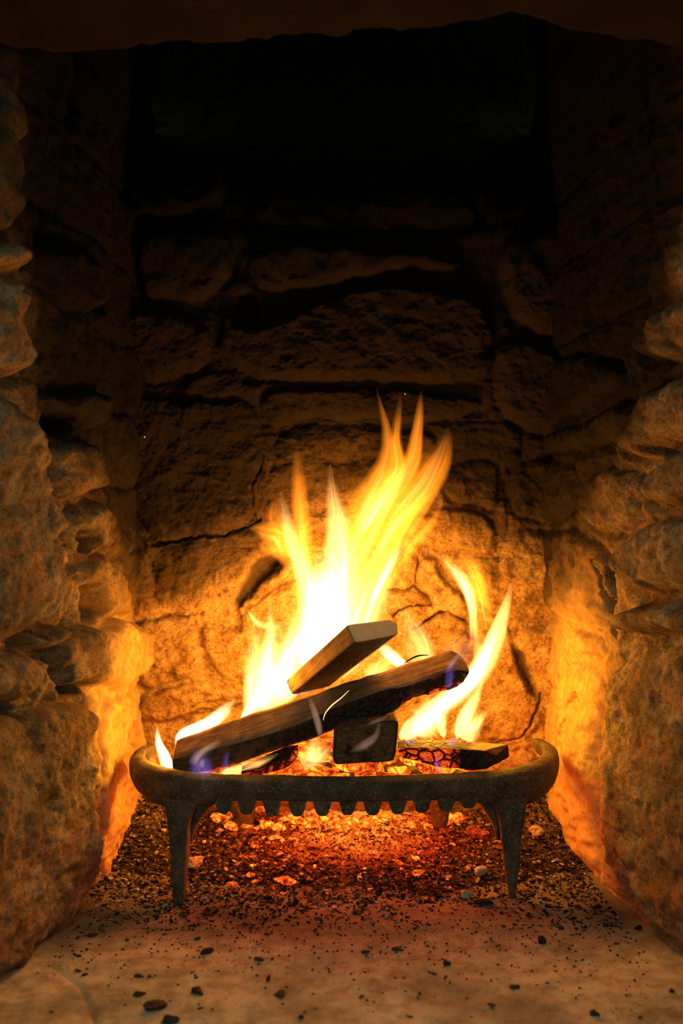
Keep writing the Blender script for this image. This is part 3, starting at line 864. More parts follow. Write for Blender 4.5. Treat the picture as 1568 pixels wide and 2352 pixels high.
# short block under the split log
rings = []
for y, g in ((1.222, 0), (1.226, 1), (1.26, 1), (1.30, 1), (1.34, .95)):
    q = [P(768, 1668, 1.226), P(764, 1745, 1.226), P(772, 1754, 1.226), P(902, 1747, 1.226), P(908, 1735, 1.226), P(916, 1652, 1.226), P(840, 1656, 1.226)]
    cc = np.mean(q, axis=0)
    rings.append([np.array([cc[0] + (p[0] - cc[0]) * (.97 if g == 0 else g), y, cc[2] + (p[2] - cc[2]) * (.97 if g == 0 else g) + .02 * (y - 1.226)]) for p in q])
blk = box_loft('wood_block', rings, M_wood, None, 1, 5, 7, .0010,
               {'char': lambda t, k, v: np.full(len(t), .56), 'hot': lambda t, k, v: np.where((t > 1.5) & (k > 1.0) & (k < 3.2), .6, 0.0)}, nsc=60, capc=(.001, 0))
tag(blk, 'short dark wood block standing under the middle of the split log', 'wood block')

# small charred billet at the right
rowsD = [((915, 1701), (912, 1719), (924, 1742), 1.222), ((962, 1697), (950, 1719), (962, 1751), 1.222), ((1012, 1700), (1000, 1720), (1008, 1764), 1.220),
         ((1072, 1704), (1056, 1721), (1058, 1768), 1.218), ((1128, 1706), (1092, 1723), (1088, 1771), 1.217), ((1166, 1709), (1110, 1725), (1112, 1768), 1.216)]
rings = []
for (tx, ty), (mx, my), (bx, by), d in rowsD:
    T_ = P(tx, ty, d + .043); M_ = P(mx, my, d); B_ = P(bx, by, d + .004)
    rings.append([T_, M_, B_, P(tx + 4, ty + 30, d + .050)])
billet = box_loft('charred_billet', rings, M_wood, None, 1, 9, 9, .0011,
                  {'char': lambda t, k, v: np.clip(.95 - .75 * sstep(2.6, 4.2, t) * (k < 1) - .2 * sstep(3, 4, t), 0, 1),
                   'hot': lambda t, k, v: np.clip(1.15 * (1 - sstep(2.3, 3.5, t)) * ((k > .98) & (k < 2.9)), 0, 1.2)}, nsc=60, capc=(.001, .0),
                  jag=lambda t, k, v: -.0022 * (1 - sstep(2.3, 3.6, t)) * ((k > 1.02) & (k < 2)) * (np.abs(np.sin(t * 5.2 + .8 * np.sin(k * 7))) < .22))
tag(billet, 'short billet with checkered red-hot charred front at the right end of the grate', 'log')

# charred stick burning under the left half of the split log
rings = []
for px, py, w_, d in ((556, 1772, 14, 1.238), (600, 1758, 20, 1.245), (640, 1744, 24, 1.25), (668, 1734, 22, 1.252), (684, 1722, 12, 1.255)):
    c_ = P(px, py, d); q = w_ * d / F
    rings.append([c_ + np.array([0, 0, q]), c_ + np.array([0, -q, .2 * q]), c_ + np.array([0, -q * .6, -q]), c_ + np.array([0, q, -q]), c_ + np.array([0, q * 1.1, .3 * q])])
st_ = box_loft('charred_stick', rings, M_wood, None, 2, 6, 6, .0012, {'char': lambda t, k, v: np.ones(len(t)), 'hot': lambda t, k, v: .35 + .7 * sstep(2.5, 4, t) + .4 * (k > 1.3)}, nsc=80)
tag(st_, 'small charred stick with a red tip wedged beneath the split log', 'stick')

# thin splinter lifting off the top of the split log, and the thin glowing filament curling before it
def tube(name, pts, rad, mat, parent=None, nseg=8, sub=6):
    pts = [np.asarray(p, float) for p in pts]; P_ = []
    for i in range(len(pts) - 1):
        p0, p1, p2, p3 = pts[max(i - 1, 0)], pts[i], pts[i + 1], pts[min(i + 2, len(pts) - 1)]
        for q in range(sub):
            t = q / sub
            P_.append(.5 * ((2 * p1) + (p2 - p0) * t + (2 * p0 - 5 * p1 + 4 * p2 - p3) * t * t + (3 * p1 - p0 - 3 * p2 + p3) * t ** 3))
    P_.append(pts[-1]); P_ = np.array(P_)
    n = len(P_); tg_ = np.gradient(P_, axis=0); tg_ /= np.linalg.norm(tg_, axis=1)[:, None]
    V_ = []
    for i in range(n):
        r = rad * (.25 + .75 * math.sin(math.pi * (i + .5) / n))
        a_ = np.cross(tg_[i], [0, 1, 0]); a_ /= np.linalg.norm(a_); b_ = np.cross(tg_[i], a_)
        for k in range(nseg):
            th = 2 * math.pi * k / nseg
            V_.append(P_[i] + r * (math.cos(th) * a_ + math.sin(th) * b_))
    Fc = [list(map(int, f)) for f in grid_faces(n, nseg, True)] + [list(range(nseg)), list(range((n - 1) * nseg, n * nseg))[::-1]]
    V_ = np.array(V_)
    return mesh_obj(name, V_, Fc, mat, parent, V_.mean(0), uv=V_ * 1.0, attrs={'char': np.ones(len(V_)), 'hot': np.zeros(len(V_))})


tube('splinter', [P(928, 1524, 1.262), P(942, 1514, 1.262), P(962, 1506, 1.264), P(985, 1505, 1.266)], .0011, M_wood, logA)
m, nt, out = new_mat('glowing_filament'); N = NT(nt)
e = N.n('ShaderNodeEmission'); e.inputs['Color'].default_value = (1, .45, .16, 1); e.inputs['Strength'].default_value = 2.2
N.l(e.outputs[0], out.inputs['Surface']); M_filament = m
fb = tube('glowing_filament', [P(742, 1654, 1.224), P(747, 1638, 1.216), P(762, 1620, 1.213), P(782, 1604, 1.218), P(801, 1586, 1.232)], .0008, M_filament)
tag(fb, 'thin curved glowing filament curling in front of the split log', 'fibre')

# ------------------------------------------------------------------ coals and embers
import bmesh


def chunk_mesh(name, mat, seed, flat=(1, .8, .55), sub=2, rough=.28):
    bm = bmesh.new(); bmesh.ops.create_icosphere(bm, subdivisions=sub, radius=1)
    r = random.Random(seed)
    planes = [(Vector((r.gauss(0, 1), r.gauss(0, 1), r.gauss(0, 1))).normalized(), r.uniform(.55, .85)) for _ in range(7)]
    for v in bm.verts:
        for n, dd in planes:
            o = v.co.dot(n) - dd
            if o > 0: v.co -= n * o
    co = np.array([v.co[:] for v in bm.verts])
    nz_ = noise3(co + seed, 1.6, seed % 7) * rough
    for v, q in zip(bm.verts, nz_):
        v.co *= 1 + q; v.co.x *= flat[0]; v.co.y *= flat[1]; v.co.z *= flat[2]
    me = bpy.data.meshes.new(name); bm.to_mesh(me); bm.free()
    me.materials.append(mat)
    return me


def put(name, me, loc, size, rot, label, cat, group=None):
    o = bpy.data.objects.new(name, me)
    o.location = [float(v) for v in loc]; o.scale = size if isinstance(size, tuple) else (size,) * 3
    o.rotation_euler = rot
    C.objects.link(o)
    return tag(o, label, cat, group)


r_ = random.Random(21)
coal_meshes = [chunk_mesh('burning_coal', M_coal_bed, 30 + i, (1.25, .85, .42), 3) for i in range(6)]
k = 0
for row, (y, zc) in enumerate(((1.235, .131), (1.265, .137), (1.30, .142), (1.34, .146), (1.38, .146))):
    for i in range(11):
        x = -.152 + i * .030 + r_.uniform(-.006, .006) + (row % 2) * .012
        s = r_.uniform(.015, .021)
        put('burning_coal', coal_meshes[k % 6], (x, y + r_.uniform(-.006, .006), zc + r_.uniform(-.004, .004)), s,
            (r_.uniform(-.3, .3), r_.uniform(-.3, .3), r_.uniform(0, 6.28)),
            'yellow-orange burning coal lying in the bed on the grate bars beneath the logs', 'coal', 'coals burning in the grate')
        k += 1

k = 0
for i in range(17):
    x = -.175 + i * .0215 + r_.uniform(-.006, .006); y = 1.425 + r_.uniform(-.02, .025)
    s = r_.uniform(.010, .017)
    put('fallen_coal', coal_meshes[i % 6], (x, y, float(ash_h(x, y)) + s * .25), s, (r_.uniform(-.5, .5), r_.uniform(-.5, .5), r_.uniform(0, 6.28)),
        'glowing yellow coal fallen through the bars against the foot of the back wall', 'coal', 'coals fallen behind the grate')
em_bright = [chunk_mesh('ember', M_coal_bed, 50 + i, (1.35, .8, .4), 2) for i in range(4)]
em_orange = [chunk_mesh('ember', M_ember, 60 + i, (1.4, .8, .42), 2) for i in range(4)]
em_dull = [chunk_mesh('ember', M_ember_dull, 70 + i, (1.2, .85, .55), 2) for i in range(4)]


def on_ash(px, py):
    """where a pixel's sight line meets the ash heap"""
    d = 1.1
    for _ in range(60):
        x = (px - 784) * d / F; z = CZ - (py - 1176) * d / F
        if z <= max(float(ash_h(x, d)), 0) + .001 or d > 1.49: break
        d += .008
    return x, d, float(ash_h(x, d))


named = [  # px, py, width px, kind, tilt, label
    (664, 1820 + 62, 50, 'b', 0, 'large bright yellow ember behind the fourth gap of the grate bars'),
    (797, 1903, 52, 'b', .1, 'yellow ember lying just below the middle of the grate'),
    (738, 1921, 34, 'b', .4, 'folded bright ember slightly left of centre below the grate'),
    (625, 1897, 24, 'b', -.2, 'small yellow ember right of the left rear leg'),
    (628, 1930, 30, 'b', 0, 'thin flat yellow ember below the left rear leg'),
    (584, 1945, 26, 'o', .3, 'orange ember below the left rear leg of the grate'),
    (905, 1940, 22, 'b', .1, 'round yellow ember right of centre in the ash'),
    (955, 1974, 26, 'b', .2, 'yellow ember in the ash in front of the right rear leg'),
    (913, 1982, 34, 'o', -.6, 'long slanting orange ember right of centre in the ash'),
    (957, 2006, 34, 'o', .5, 'leaf-shaped glowing ember with dark middle right of centre'),
    (826, 2015, 16, 'b', -.9, 'small upright orange ember at the centre of the ash'),
    (656, 2028, 62, 'o', .15, 'long flat orange ember at the left front of the ash'),
    (536, 2034, 30, 'o', -.6, 'dark curled ember with red edges nearest the left front leg'),
    (573, 2012, 26, 'o', .5, 'pair-shaped orange ember left of the long flat ember'),
    (588, 2030, 22, 'o', .2, 'red-orange ember touching the left side of the long flat ember'),
    (581, 1991, 18, 'b', 0, 'tiny yellow ember above the left front cluster'),
    (651, 2057, 16, 'o', 0, 'small orange ember in front of the long flat ember'),
    (849, 2046, 16, 'o', 0, 'small orange ember at the front centre edge of the ash'),
    (960, 1957, 12, 'b', 0, 'tiny bright ember below the right rear leg'),
    (712, 1980, 10, 'b', 0, 'pinpoint white-yellow ember left of centre in the ash'),
    (839, 1952, 22, 'o', 1.3, 'upright orange ember stub at the middle of the ash'),
    (1100, 1920, 70, 'd', -.5, 'broad dull red ember beside the right front leg'),
    (1054, 1880, 40, 'o', 0, 'orange ember right of the right rear leg'),
    (870, 1880, 60, 'b', .5, 'large pale orange ember behind the seventh gap of the grate bars'),
    (905, 1878, 34, 'b', .2, 'bright ember behind the eighth gap of the grate bars'),
    (960, 1880, 40, 'o', 0, 'orange ember left of the right rear leg'),
    (600, 1862, 40, 'o', .3, 'orange ember right beside the left rear leg'),
    (745, 1870, 46, 'o', .2, 'orange ember behind the fifth gap of the grate bars'),
    (700, 1888, 28, 'b', .2, 'bright ember left of the middle below the bars'),
]
for i, (px, py, w, kd, tl, lab) in enumerate(named):
    x, d, z = on_ash(px, py)
    s = w * d / F / 2
    me = {'b': em_bright, 'o': em_orange, 'd': em_dull}[kd][i % 4]
    put('ember', me, (x, d, z + s * .15), (s / 1.3, s / 1.3, s / 1.3), (tl * .5, r_.uniform(-.2, .2), tl), lab, 'ember', 'larger embers in the ash')
k = 0
while k < 150:
    x = r_.gauss(.015, .13); y = r_.uniform(1.20, 1.46)
    if abs(x) > .24: continue
    if r_.random() > .25 + .75 * (y - 1.2) / .26: continue
    s = r_.choice((.0018, .0026, .004, .006 if y > 1.3 else .003))
    back = y > 1.33
    me = (em_bright if r_.random() < (.45 if back else .15) else em_orange if r_.random() < .55 else em_dull)[k % 4]
    put('ember_crumb', me, (x, y, float(ash_h(x, y)) + s * .2), s, (r_.uniform(-.4, .4), r_.uniform(-.4, .4), r_.uniform(0, 6.28)),
        'small glowing ember crumb scattered in the ash under the grate', 'ember', 'ember crumbs in the ash')
    k += 1

ash_meshes = [chunk_mesh('ash_lump', M_ash, 80 + i, (1.1, .9, .8), 3, .5) for i in range(3)]
for me in ash_meshes:
    a_ = me.attributes.new('tone', 'FLOAT', 'POINT'); a_.data.foreach_set('value', [.85] * len(me.vertices))
for px, py, w, lab in [(1103, 2015, 34, 'pale crumbly ash lump left of the right front leg'),
                       (1232, 1918, 34, 'reddish lump of ash right of the right front leg by the wall'),
                       (1068, 2060, 26, 'rounded grey pebble of clinker at the right front of the ash'),
                       (450, 1990, 40, 'pinkish ash lump right behind the left front leg')]:
    x, d, z = on_ash(px, py); s = w * d / F / 2
    put('ash_lump', ash_meshes[px % 3], (x, d, z + s * .4), s, (.2, .1, px), lab, 'ash lump')

# black charcoal fragments on the hearth
ch_mesh = [chunk_mesh('charcoal_fragment', M_char, 90 + i, (1.3, .8, .6), 2, .5) for i in range(5)]


def on_floor(px, py):
    d = CZ * F / (py - 1176.0)
    return (px - 784) * d / F, d


frags = [  # px, py, width, height, turn, label
    (474, 2189, 38, 22, 0, 'largest black charcoal lump on the left of the hearth slab'),
    (352, 2319, 58, 24, .2, 'long flat charcoal flake nearest the bottom left edge'),
    (452, 2284, 36, 20, -.5, 'slanting charcoal flake left of centre near the bottom'),
    (318, 2287, 36, 12, 0, 'thin charcoal flake left of the slanting flake'),
    (616, 2255, 16, 22, 1.2, 'upright charcoal chip left of centre on the hearth'),
    (643, 2284, 44, 12, 1.1, 'long brown charred splinter left of centre near the bottom'),
    (1243, 2168, 22, 26, 0, 'black rounded charcoal lump right of the grate on the hearth'),
    (1288, 2134, 16, 14, 0, 'small charcoal piece just behind the rounded right lump'),
    (1396, 2124, 32, 9, .3, 'thin elongated charcoal sliver by the right wall foot'),
    (1464, 2134, 22, 18, .4, 'ragged charcoal bit against the right wall foot'),
    (1180, 2266, 32, 12, -.2, 'flat charcoal flake right of centre at the front'),
    (1025, 2215, 22, 14, .3, 'charcoal chip right of centre on the hearth'),
    (911, 2181, 30, 10, 0, 'thin charcoal flake at the middle of the hearth'),
    (838, 2187, 26, 9, .1, 'narrow charcoal flake just left of the middle one'),
    (690, 2336, 14, 16, 0, 'charcoal grain at the bottom edge left of centre'),
    (453, 2155, 18, 10, 0, 'charcoal grain just behind the largest left lump'),
    (592, 2206, 24, 9, -.4, 'slim charcoal sliver right of the largest left lump'),
    (1364, 2331, 26, 18, 0, 'charcoal lump at the bottom right edge'),
    (1542, 2278, 16, 14, 0, 'charcoal grain nearest the right frame edge'),
    (180, 2195, 16, 8, 0, 'charcoal grain on the far left of the hearth'),
    (194, 2238, 18, 9, 0, 'charcoal grain beside the floor crack'),
    (210, 2149, 26, 8, .2, 'thin charcoal flake beside the left jamb foot'),
    (318, 2244, 26, 8, -.1, 'thin charcoal flake behind the left flat flakes'),
    (388, 2350, 50, 26, 0, 'charcoal lump cut by the bottom frame edge'),
    (1105, 2078, 52, 22, 0, 'dark charcoal slab lying at the right front edge of the ash'),
    (1415, 2167, 16, 7, -.6, 'tiny slanting charcoal sliver beyond the right lump'),
]
for i, (px, py, w, h, tn, lab) in enumerate(frags):
    x, y = on_floor(px, py); s = w * y / F / 2; hz = max(h * y / F / 2, .001)
    z = max(float(floor_z(x, y)), float(ash_h(x, y)) if y > 1.14 else -1)
    put('charcoal_fragment', ch_mesh[i % 5], (x, y, z + hz * .45), (s / 1.3, s / 1.2, hz / .55 * .8), (0, 0, tn), lab, 'charcoal', 'larger charcoal fragments on the hearth')
k = 0
while k < 130:
    px = r_.uniform(60, 1540); py = r_.choice((r_.uniform(2060, 2150), r_.uniform(2060, 2345)))
    x, y = on_floor(px, py)
    if x < float(left_x(np.array(y))) + .045 or x > float(right_x(np.array(y))) - .04: continue
    s = r_.choice((.0008, .0012, .0017, .0024)) * y
    put('charcoal_crumb', ch_mesh[k % 5], (x, y, max(float(floor_z(x, y)), float(ash_h(x, y)) - .001) + s * .3), (s * r_.uniform(.8, 1.6), s, s * .7), (0, 0, r_.uniform(0, 6.28)),
        'small black charcoal crumb scattered over the front of the hearth', 'charcoal', 'charcoal crumbs on the hearth')
    k += 1
# pale ash grit too fine to count
VV, FF, TN = [], [], []; base = 0
for k in range(2600):
    px = rs.uniform(100, 1500); py = 2045 + abs(rs.normal(0, 95))
    if py > 2400: continue
    x, y = on_floor(px, py)
    if x < -.30 or x > .32: continue
    s = rs.choice([.0006, .0009, .0015])
    VV.append(cube * (1 + .5 * (rs.rand(8, 3) - .5)) * [s * 1.4, s, s * .8] + [x, y, max(float(floor_z(x, y)), float(ash_h(x, y)) - .001) + s * .3])
    FF.extend([[base + i for i in f] for f in cf]); base += 8
    TN.append(np.full(8, rs.choice([-.2, .2, .6, 1.1], p=[.6, .2, .1, .1])))
gr = mesh_obj('ash_grit', np.concatenate(VV), FF, M_ash, attrs={'hot': np.zeros(base) - 1, 'tone': np.concatenate(TN)}, smooth=False)
tag(gr, 'fine ash grit and soot grains strewn over the hearth slab', 'grit', kind='stuff')

# ------------------------------------------------------------------ flames
fseed = [100]


def cr(pts, n):
    p = np.asarray(pts, float); S = len(p) - 1; o = []
    for i in range(n):
        u = i / (n - 1) * S; s = min(int(u), S - 1); t = u - s
        p0, p1, p2, p3 = p[max(s - 1, 0)], p[s], p[s + 1], p[min(s + 2, S)]
        o.append(.5 * ((2 * p1) + (p2 - p0) * t + (2 * p0 - 5 * p1 + 4 * p2 - p3) * t * t + (3 * p1 - p0 - 3 * p2 + p3) * t ** 3))
    return np.array(o)


def tongue(parent, pts, kind, d, b, fade0=.25, fade1=.35, pw=1.0, streak=.5, fil=2, edge=0.0, name='flame_tongue', dd=0.0, low=0.0):
    """a tongue of burning gas: a closed lens-section body along pts (px, py, half width px); b = half depth in metres.
    It thins towards both ends, so the glow dies away there as the path through the gas gets short."""
    fseed[0] += 1; sd = fseed[0]
    n = 12 + 5 * len(pts); nu_ = 19
    q = cr(pts, n)
    tt_ = np.linspace(0, 1, n); fade1 = min(.85, fade1 * 1.7); pw = pw + .6
    prof = np.minimum(sstep(-.02, fade0, tt_) if fade0 > 0 else 1, 1 - sstep(1 - fade1, 1.02, tt_))
    prof = np.maximum(prof ** 1.4, .02)
    u = np.linspace(-1, 1, nu_)
    dz = d + dd * tt_ + .004 * np.sin(tt_ * 5 + sd)
    cen = np.array([P(a, b_, c) for (a, b_, _), c in zip(q, dz)])
    tg_ = np.gradient(q[:, :2], axis=0); tg_ /= np.linalg.norm(tg_, axis=1)[:, None] + 1e-9
    wv = np.stack([-tg_[:, 1], np.zeros(n), -tg_[:, 0]], -1)      # across, in the x-z plane (screen y runs down)
    wv[:, 2] *= 1
    seg = np.linalg.norm(np.gradient(q[:, :2], axis=0), axis=1)
    bend = np.linalg.norm(np.gradient(tg_, axis=0), axis=1) / (seg + 1e-6)
    wpx = np.minimum(np.maximum(q[:, 2], 1.2), .85 / (bend + 1e-4))
    for _ in range(3): wpx = np.minimum(wpx, np.convolve(np.pad(wpx, 1, 'edge'), [.25, .5, .25], 'valid'))
    W = np.maximum(wpx, .8) * dz / F * np.clip(np.minimum(tt_, 1 - tt_) / .12, .0006, 1) ** .5
    Ug, Tg = np.meshgrid(u, tt_)
    st = vnoise(Ug * 3.2 + sd * 3.7 + .8 * np.sin(Tg * 4 + sd), Tg * 2.0 + sd, sd)
    st2 = vnoise(Ug * 8 + sd * 1.7 + 1.5 * Tg, Tg * 1.5, sd + 1)
    th = b * prof[:, None] * np.power(np.clip(1 - Ug ** 2, 0, 1), pw) * np.clip(1 + streak * st * 1.2 + streak * .5 * st2, .08, 2.4)
    if edge: th = th * (1 + edge * Ug)
    th = np.maximum(th, .00006 * (1.02 - np.abs(Ug)) / .2)
    th[:, 0] = th[:, -1] = 0
    rip = .18 * W[:, None] * np.sin(Ug * 2.4 + Tg * 6 + sd)      # the sheet itself is bowed in depth
    base_ = cen[:, None, :] + wv[:, None, :] * (Ug * W[:, None])[:, :, None]
    fr = base_.copy(); fr[:, :, 1] += rip - th
    bk = base_.copy(); bk[:, :, 1] += rip + th
    ring = np.concatenate([fr, bk[:, -2:0:-1]], 1)                # closed loop
    m_ = ring.shape[1]
    V_ = ring.reshape(-1, 3)
    Fc = []                                                       # front and back split along matching diagonals
    for i in range(n - 1):
        for j in range(m_):
            a, b_, c, e_ = i * m_ + j, (i + 1) * m_ + j, (i + 1) * m_ + (j + 1) % m_, i * m_ + (j + 1) % m_
            Fc += [[a, b_, c], [a, c, e_]] if j < nu_ - 1 else [[a, b_, e_], [b_, c, e_]]
    Fc += [list(range(m_)), list(range((n - 1) * m_, n * m_))[::-1]]
    g_ = grid_faces(n, m_, True); vc = V_ - V_.mean(0)
    vol = np.einsum('ij,ij->i', vc[g_[:, 0]], np.cross(vc[g_[:, 1]], vc[g_[:, 2]])).sum() + np.einsum('ij,ij->i', vc[g_[:, 0]], np.cross(vc[g_[:, 2]], vc[g_[:, 3]])).sum()
    if vol < 0: Fc = [q_[::-1] for q_ in Fc]      # skin faces outwards
    o = mesh_obj(name, V_, Fc, FL[kind], parent, V_.mean(0))
    up = {'o': 'y', 'y': 'w', 'w': 'w', 'b': 'v', 'v': 'v'}[kind]
    r = random.Random(sd)
    for k in range(fil):
        off = r.uniform(-.55, .55); a0 = r.uniform(0, .2); a1 = r.uniform(.62, .9); wr = r.uniform(.10, .24)
        idx = np.linspace(a0 * (n - 1), a1 * (n - 1), 6); ii = np.arange(n)
        sub = []
        for j, ix in enumerate(idx):
            cx, cy_, w_ = (float(np.interp(ix, ii, q[:, c])) for c in range(3))
            nx = -float(np.interp(ix, ii, tg_[:, 1])); ny = float(np.interp(ix, ii, tg_[:, 0]))
            o2 = off * (1 - .45 * j / 5) + .10 * math.sin(j * 1.1 + sd)
            sub.append((cx + nx * o2 * w_, cy_ + ny * o2 * w_, max(1.3, w_ * wr * (1 - .6 * j / 5))))
        ln = sum(math.hypot(sub[j + 1][0] - sub[j][0], sub[j + 1][1] - sub[j][1]) for j in range(5))
        if ln > 45: tongue(parent, sub, up, d - .004, b * .16, .3, .5, .9, .3, 0, 0, 'flame_streak', dd)
    return o


def flame(name, base, label):
    return empty(name, P(*base), label, 'flame', 'flames of the log fire')


# central tall flame
f = flame('flame', (760, 1500, 1.33), 'tall main flame with forked tips rising behind the propped timber')
tongue(f, [(735, 1560, 60), (745, 1470, 62), (748, 1390, 56), (742, 1320, 44), (735, 1270, 20)], 'w', 1.345, .016, .15, .5, 1.0, .25, 3)
tongue(f, [(735, 1560, 70), (748, 1450, 85), (775, 1360, 88), (800, 1290, 70), (815, 1230, 40)], 'y', 1.35, .013, .1, .5, 1.0, .4, 4)
tongue(f, [(760, 1560, 60), (820, 1430, 60), (850, 1340, 62), (880, 1270, 44), (915, 1225, 10)], 'y', 1.345, .009, .1, .5, .8, .5, 4)
tongue(f, [(745, 1500, 45), (776, 1380, 52), (782, 1290, 46), (776, 1200, 34), (764, 1130, 18), (757, 1060, 3)], 'y', 1.34, .009, .1, .35, .8, .4, 4, -.4)
tongue(f, [(770, 1420, 60), (800, 1310, 70), (860, 1210, 78), (920, 1130, 80), (960, 1070, 62), (985, 1010, 30)], 'o', 1.35, .015, .1, .4, .9, .5, 5)
tongue(f, [(760, 1400, 20), (800, 1250, 40), (835, 1160, 40), (865, 1110, 34), (890, 1050, 24), (888, 990, 14), (872, 925, 5), (864, 890, 2)], 'o', 1.34, .009, .1, .35, .8, .5, 4, .3)
tongue(f, [(860, 1180, 26), (892, 1115, 28), (912, 1070, 24), (908, 1010, 15), (914, 955, 11), (919, 905, 4)], 'o', 1.335, .010, .3, .35, .9, .4, 2)
tongue(f, [(800, 1330, 24), (850, 1220, 30), (905, 1130, 34), (945, 1060, 24), (958, 990, 15), (964, 935, 10), (967, 898, 4)], 'o', 1.33, .012, .2, .3, .9, .4, 3)
tongue(f, [(830, 1310, 20), (900, 1200, 34), (965, 1120, 44), (1003, 1060, 36), (1022, 1015, 20), (1028, 980, 6)], 'o', 1.345, .010, .2, .4, .8, .5, 4, .5)
tongue(f, [(830, 1380, 30), (875, 1290, 34), (930, 1200, 32), (975, 1150, 22), (1012, 1110, 6)], 'o', 1.335, .010, .1, .3, .8, .5, 4, .4)
tongue(f, [(840, 1400, 24), (890, 1320, 26), (945, 1240, 28), (990, 1195, 18), (1017, 1135, 4)], 'o', 1.34, .009, .1, .3, .8, .5, 3, .5)
tongue(f, [(815, 1240, 10), (850, 1180, 22), (895, 1120, 24), (930, 1060, 12)], 'y', 1.33, .007, .3, .4, .9, .4, 2)
tongue(f, [(870, 1290, 6), (885, 1240, 9), (930, 1180, 10), (985, 1140, 5)], 'y', 1.325, .006, .3, .4, .9, .3, 0)
tongue(f, [(845, 1400, 8), (878, 1330, 10), (905, 1280, 9), (924, 1235, 4)], 'w', 1.325, .005, .2, .4, .9, .3, 0)
tongue(f, [(785, 1330, 10), (770, 1290, 10), (748, 1268, 9), (742, 1245, 3)], 'y', 1.325, .006, .2, .4, .9, .3, 0)

# left tongue
f = flame('flame', (690, 1480, 1.33), 'narrow upright flame left of the main flame, thin orange tip')
tongue(f, [(735, 1520, 40), (715, 1400, 40), (702, 1310, 34), (694, 1230, 28), (688, 1150, 22), (684, 1080, 17), (680, 1018, 6)], 'o', 1.335, .013, .1, .3, .9, .3, 2)
tongue(f, [(735, 1540, 38), (718, 1420, 36), (703, 1330, 28), (688, 1240, 18), (690, 1170, 12)], 'y', 1.33, .012, .1, .5, .9, .3, 3)
tongue(f, [(720, 1420, 20), (692, 1310, 22), (668, 1240, 20), (655, 1180, 14), (643, 1128, 4)], 'y', 1.325, .007, .2, .35, .9, .3, 2)
f = flame('flame', (650, 1290, 1.34), 'ragged orange side flame curling out to the left of the upright flame')
tongue(f, [(700, 1330, 22), (668, 1275, 34), (640, 1235, 38), (612, 1222, 28), (590, 1215, 16), (570, 1210, 4)], 'o', 1.34, .014, .3, .35, .7, .4, 2)
tongue(f, [(672, 1270, 28), (640, 1210, 30), (630, 1170, 20), (650, 1130, 4)], 'o', 1.345, .006, .3, .4, .8, .5, 1)
tongue(f, [(660, 1265, 20), (625, 1262, 14), (602, 1258, 8), (580, 1225, 3)], 'o', 1.335, .005, .3, .4, .8, .3, 0)

# left lower cluster
f = flame('flame', (600, 1640, 1.32), 'cluster of thin yellow flames above the left half of the split log')
tongue(f, [(552, 1655, 10), (595, 1605, 22), (640, 1540, 26), (668, 1465, 20), (676, 1392, 6)], 'y', 1.325, .022, .08, .4, .9, .4, 3)
tongue(f, [(600, 1640, 22), (608, 1550, 24), (620, 1460, 15), (618, 1372, 4)], 'y', 1.33, .019, .15, .4, .9, .4, 3)
tongue(f, [(640, 1620, 36), (672, 1520, 34), (694, 1440, 30), (700, 1360, 18)], 'y', 1.335, .020, .15, .5, .9, .4, 3)
tongue(f, [(575, 1650, 20), (582, 1560, 26), (588, 1480, 24), (585, 1420, 10)], 'y', 1.34, .012, .2, .5, .8, .5, 3)
tongue(f, [(610, 1650, 40), (625, 1560, 55), (640, 1480, 50), (650, 1400, 20)], 'y', 1.345, .013, .2, .5, .8, .5, 3)
tongue(f, [(568, 1400, 3), (590, 1430, 9), (625, 1440, 12), (665, 1432, 8)], 'y', 1.32, .006, .2, .4, .9, .2, 0)
tongue(f, [(655, 1520, 10), (680, 1480, 12), (690, 1430, 5)], 'w', 1.32, .005, .3, .4, .9, .2, 0)
tongue(f, [(556, 1648, 6), (600, 1596, 9), (640, 1540, 9), (670, 1490, 4)], 'w', 1.315, .005, .1, .4, .9, .2, 0)

# on the log's left end
f = flame('flame', (450, 1690, 1.27), 'white-hot low flame licking along the upper left edge of the split log')
tongue(f, [(402, 1712, 4), (418, 1690, 14), (450, 1675, 16), (485, 1658, 17), (515, 1632, 16), (542, 1603, 5)], 'w', 1.272, .010, .15, .3, .8, .2, 1)
tongue(f, [(430, 1690, 14), (480, 1665, 20), (530, 1630, 14)], 'y', 1.28, .006, .2, .3, .9, .3, 0)
f = flame('flame', (385, 1765, 1.27), 'small pointed white flame at the far left end of the grate')
tongue(f, [(394, 1790, 16), (378, 1740, 15), (364, 1705, 10), (360, 1662, 2)], 'w', 1.262, .008, .2, .3, .8, .3, 1)
tongue(f, [(360, 1790, 22), (352, 1740, 16), (352, 1690, 6)], 'o', 1.27, .006, .2, .5, .8, .4, 2)
tongue(f, [(350, 1790, 10), (350, 1765, 10), (345, 1730, 5)], 'v', 1.255, .005, .2, .5, .9, .4, 0)

# right curl
f = flame('flame', (1090, 1430, 1.34), 'detached curling flame drifting over the right end of the split log')
tongue(f, [(1090, 1500, 14), (1087, 1430, 12), (1080, 1375, 14), (1060, 1330, 17), (1033, 1298, 13), (1006, 1260, 3)], 'y', 1.33, .013, .4, .35, .9, .3, 2)
tongue(f, [(1115, 1460, 22), (1106, 1390, 22), (1090, 1325, 24), (1068, 1288, 20), (1045, 1262, 8)], 'o', 1.34, .018, .4, .4, .7, .3, 1)
tongue(f, [(1080, 1400, 5), (1068, 1350, 8), (1045, 1315, 7), (1020, 1285, 3)], 'w', 1.325, .003, .3, .4, .9, .2, 0)
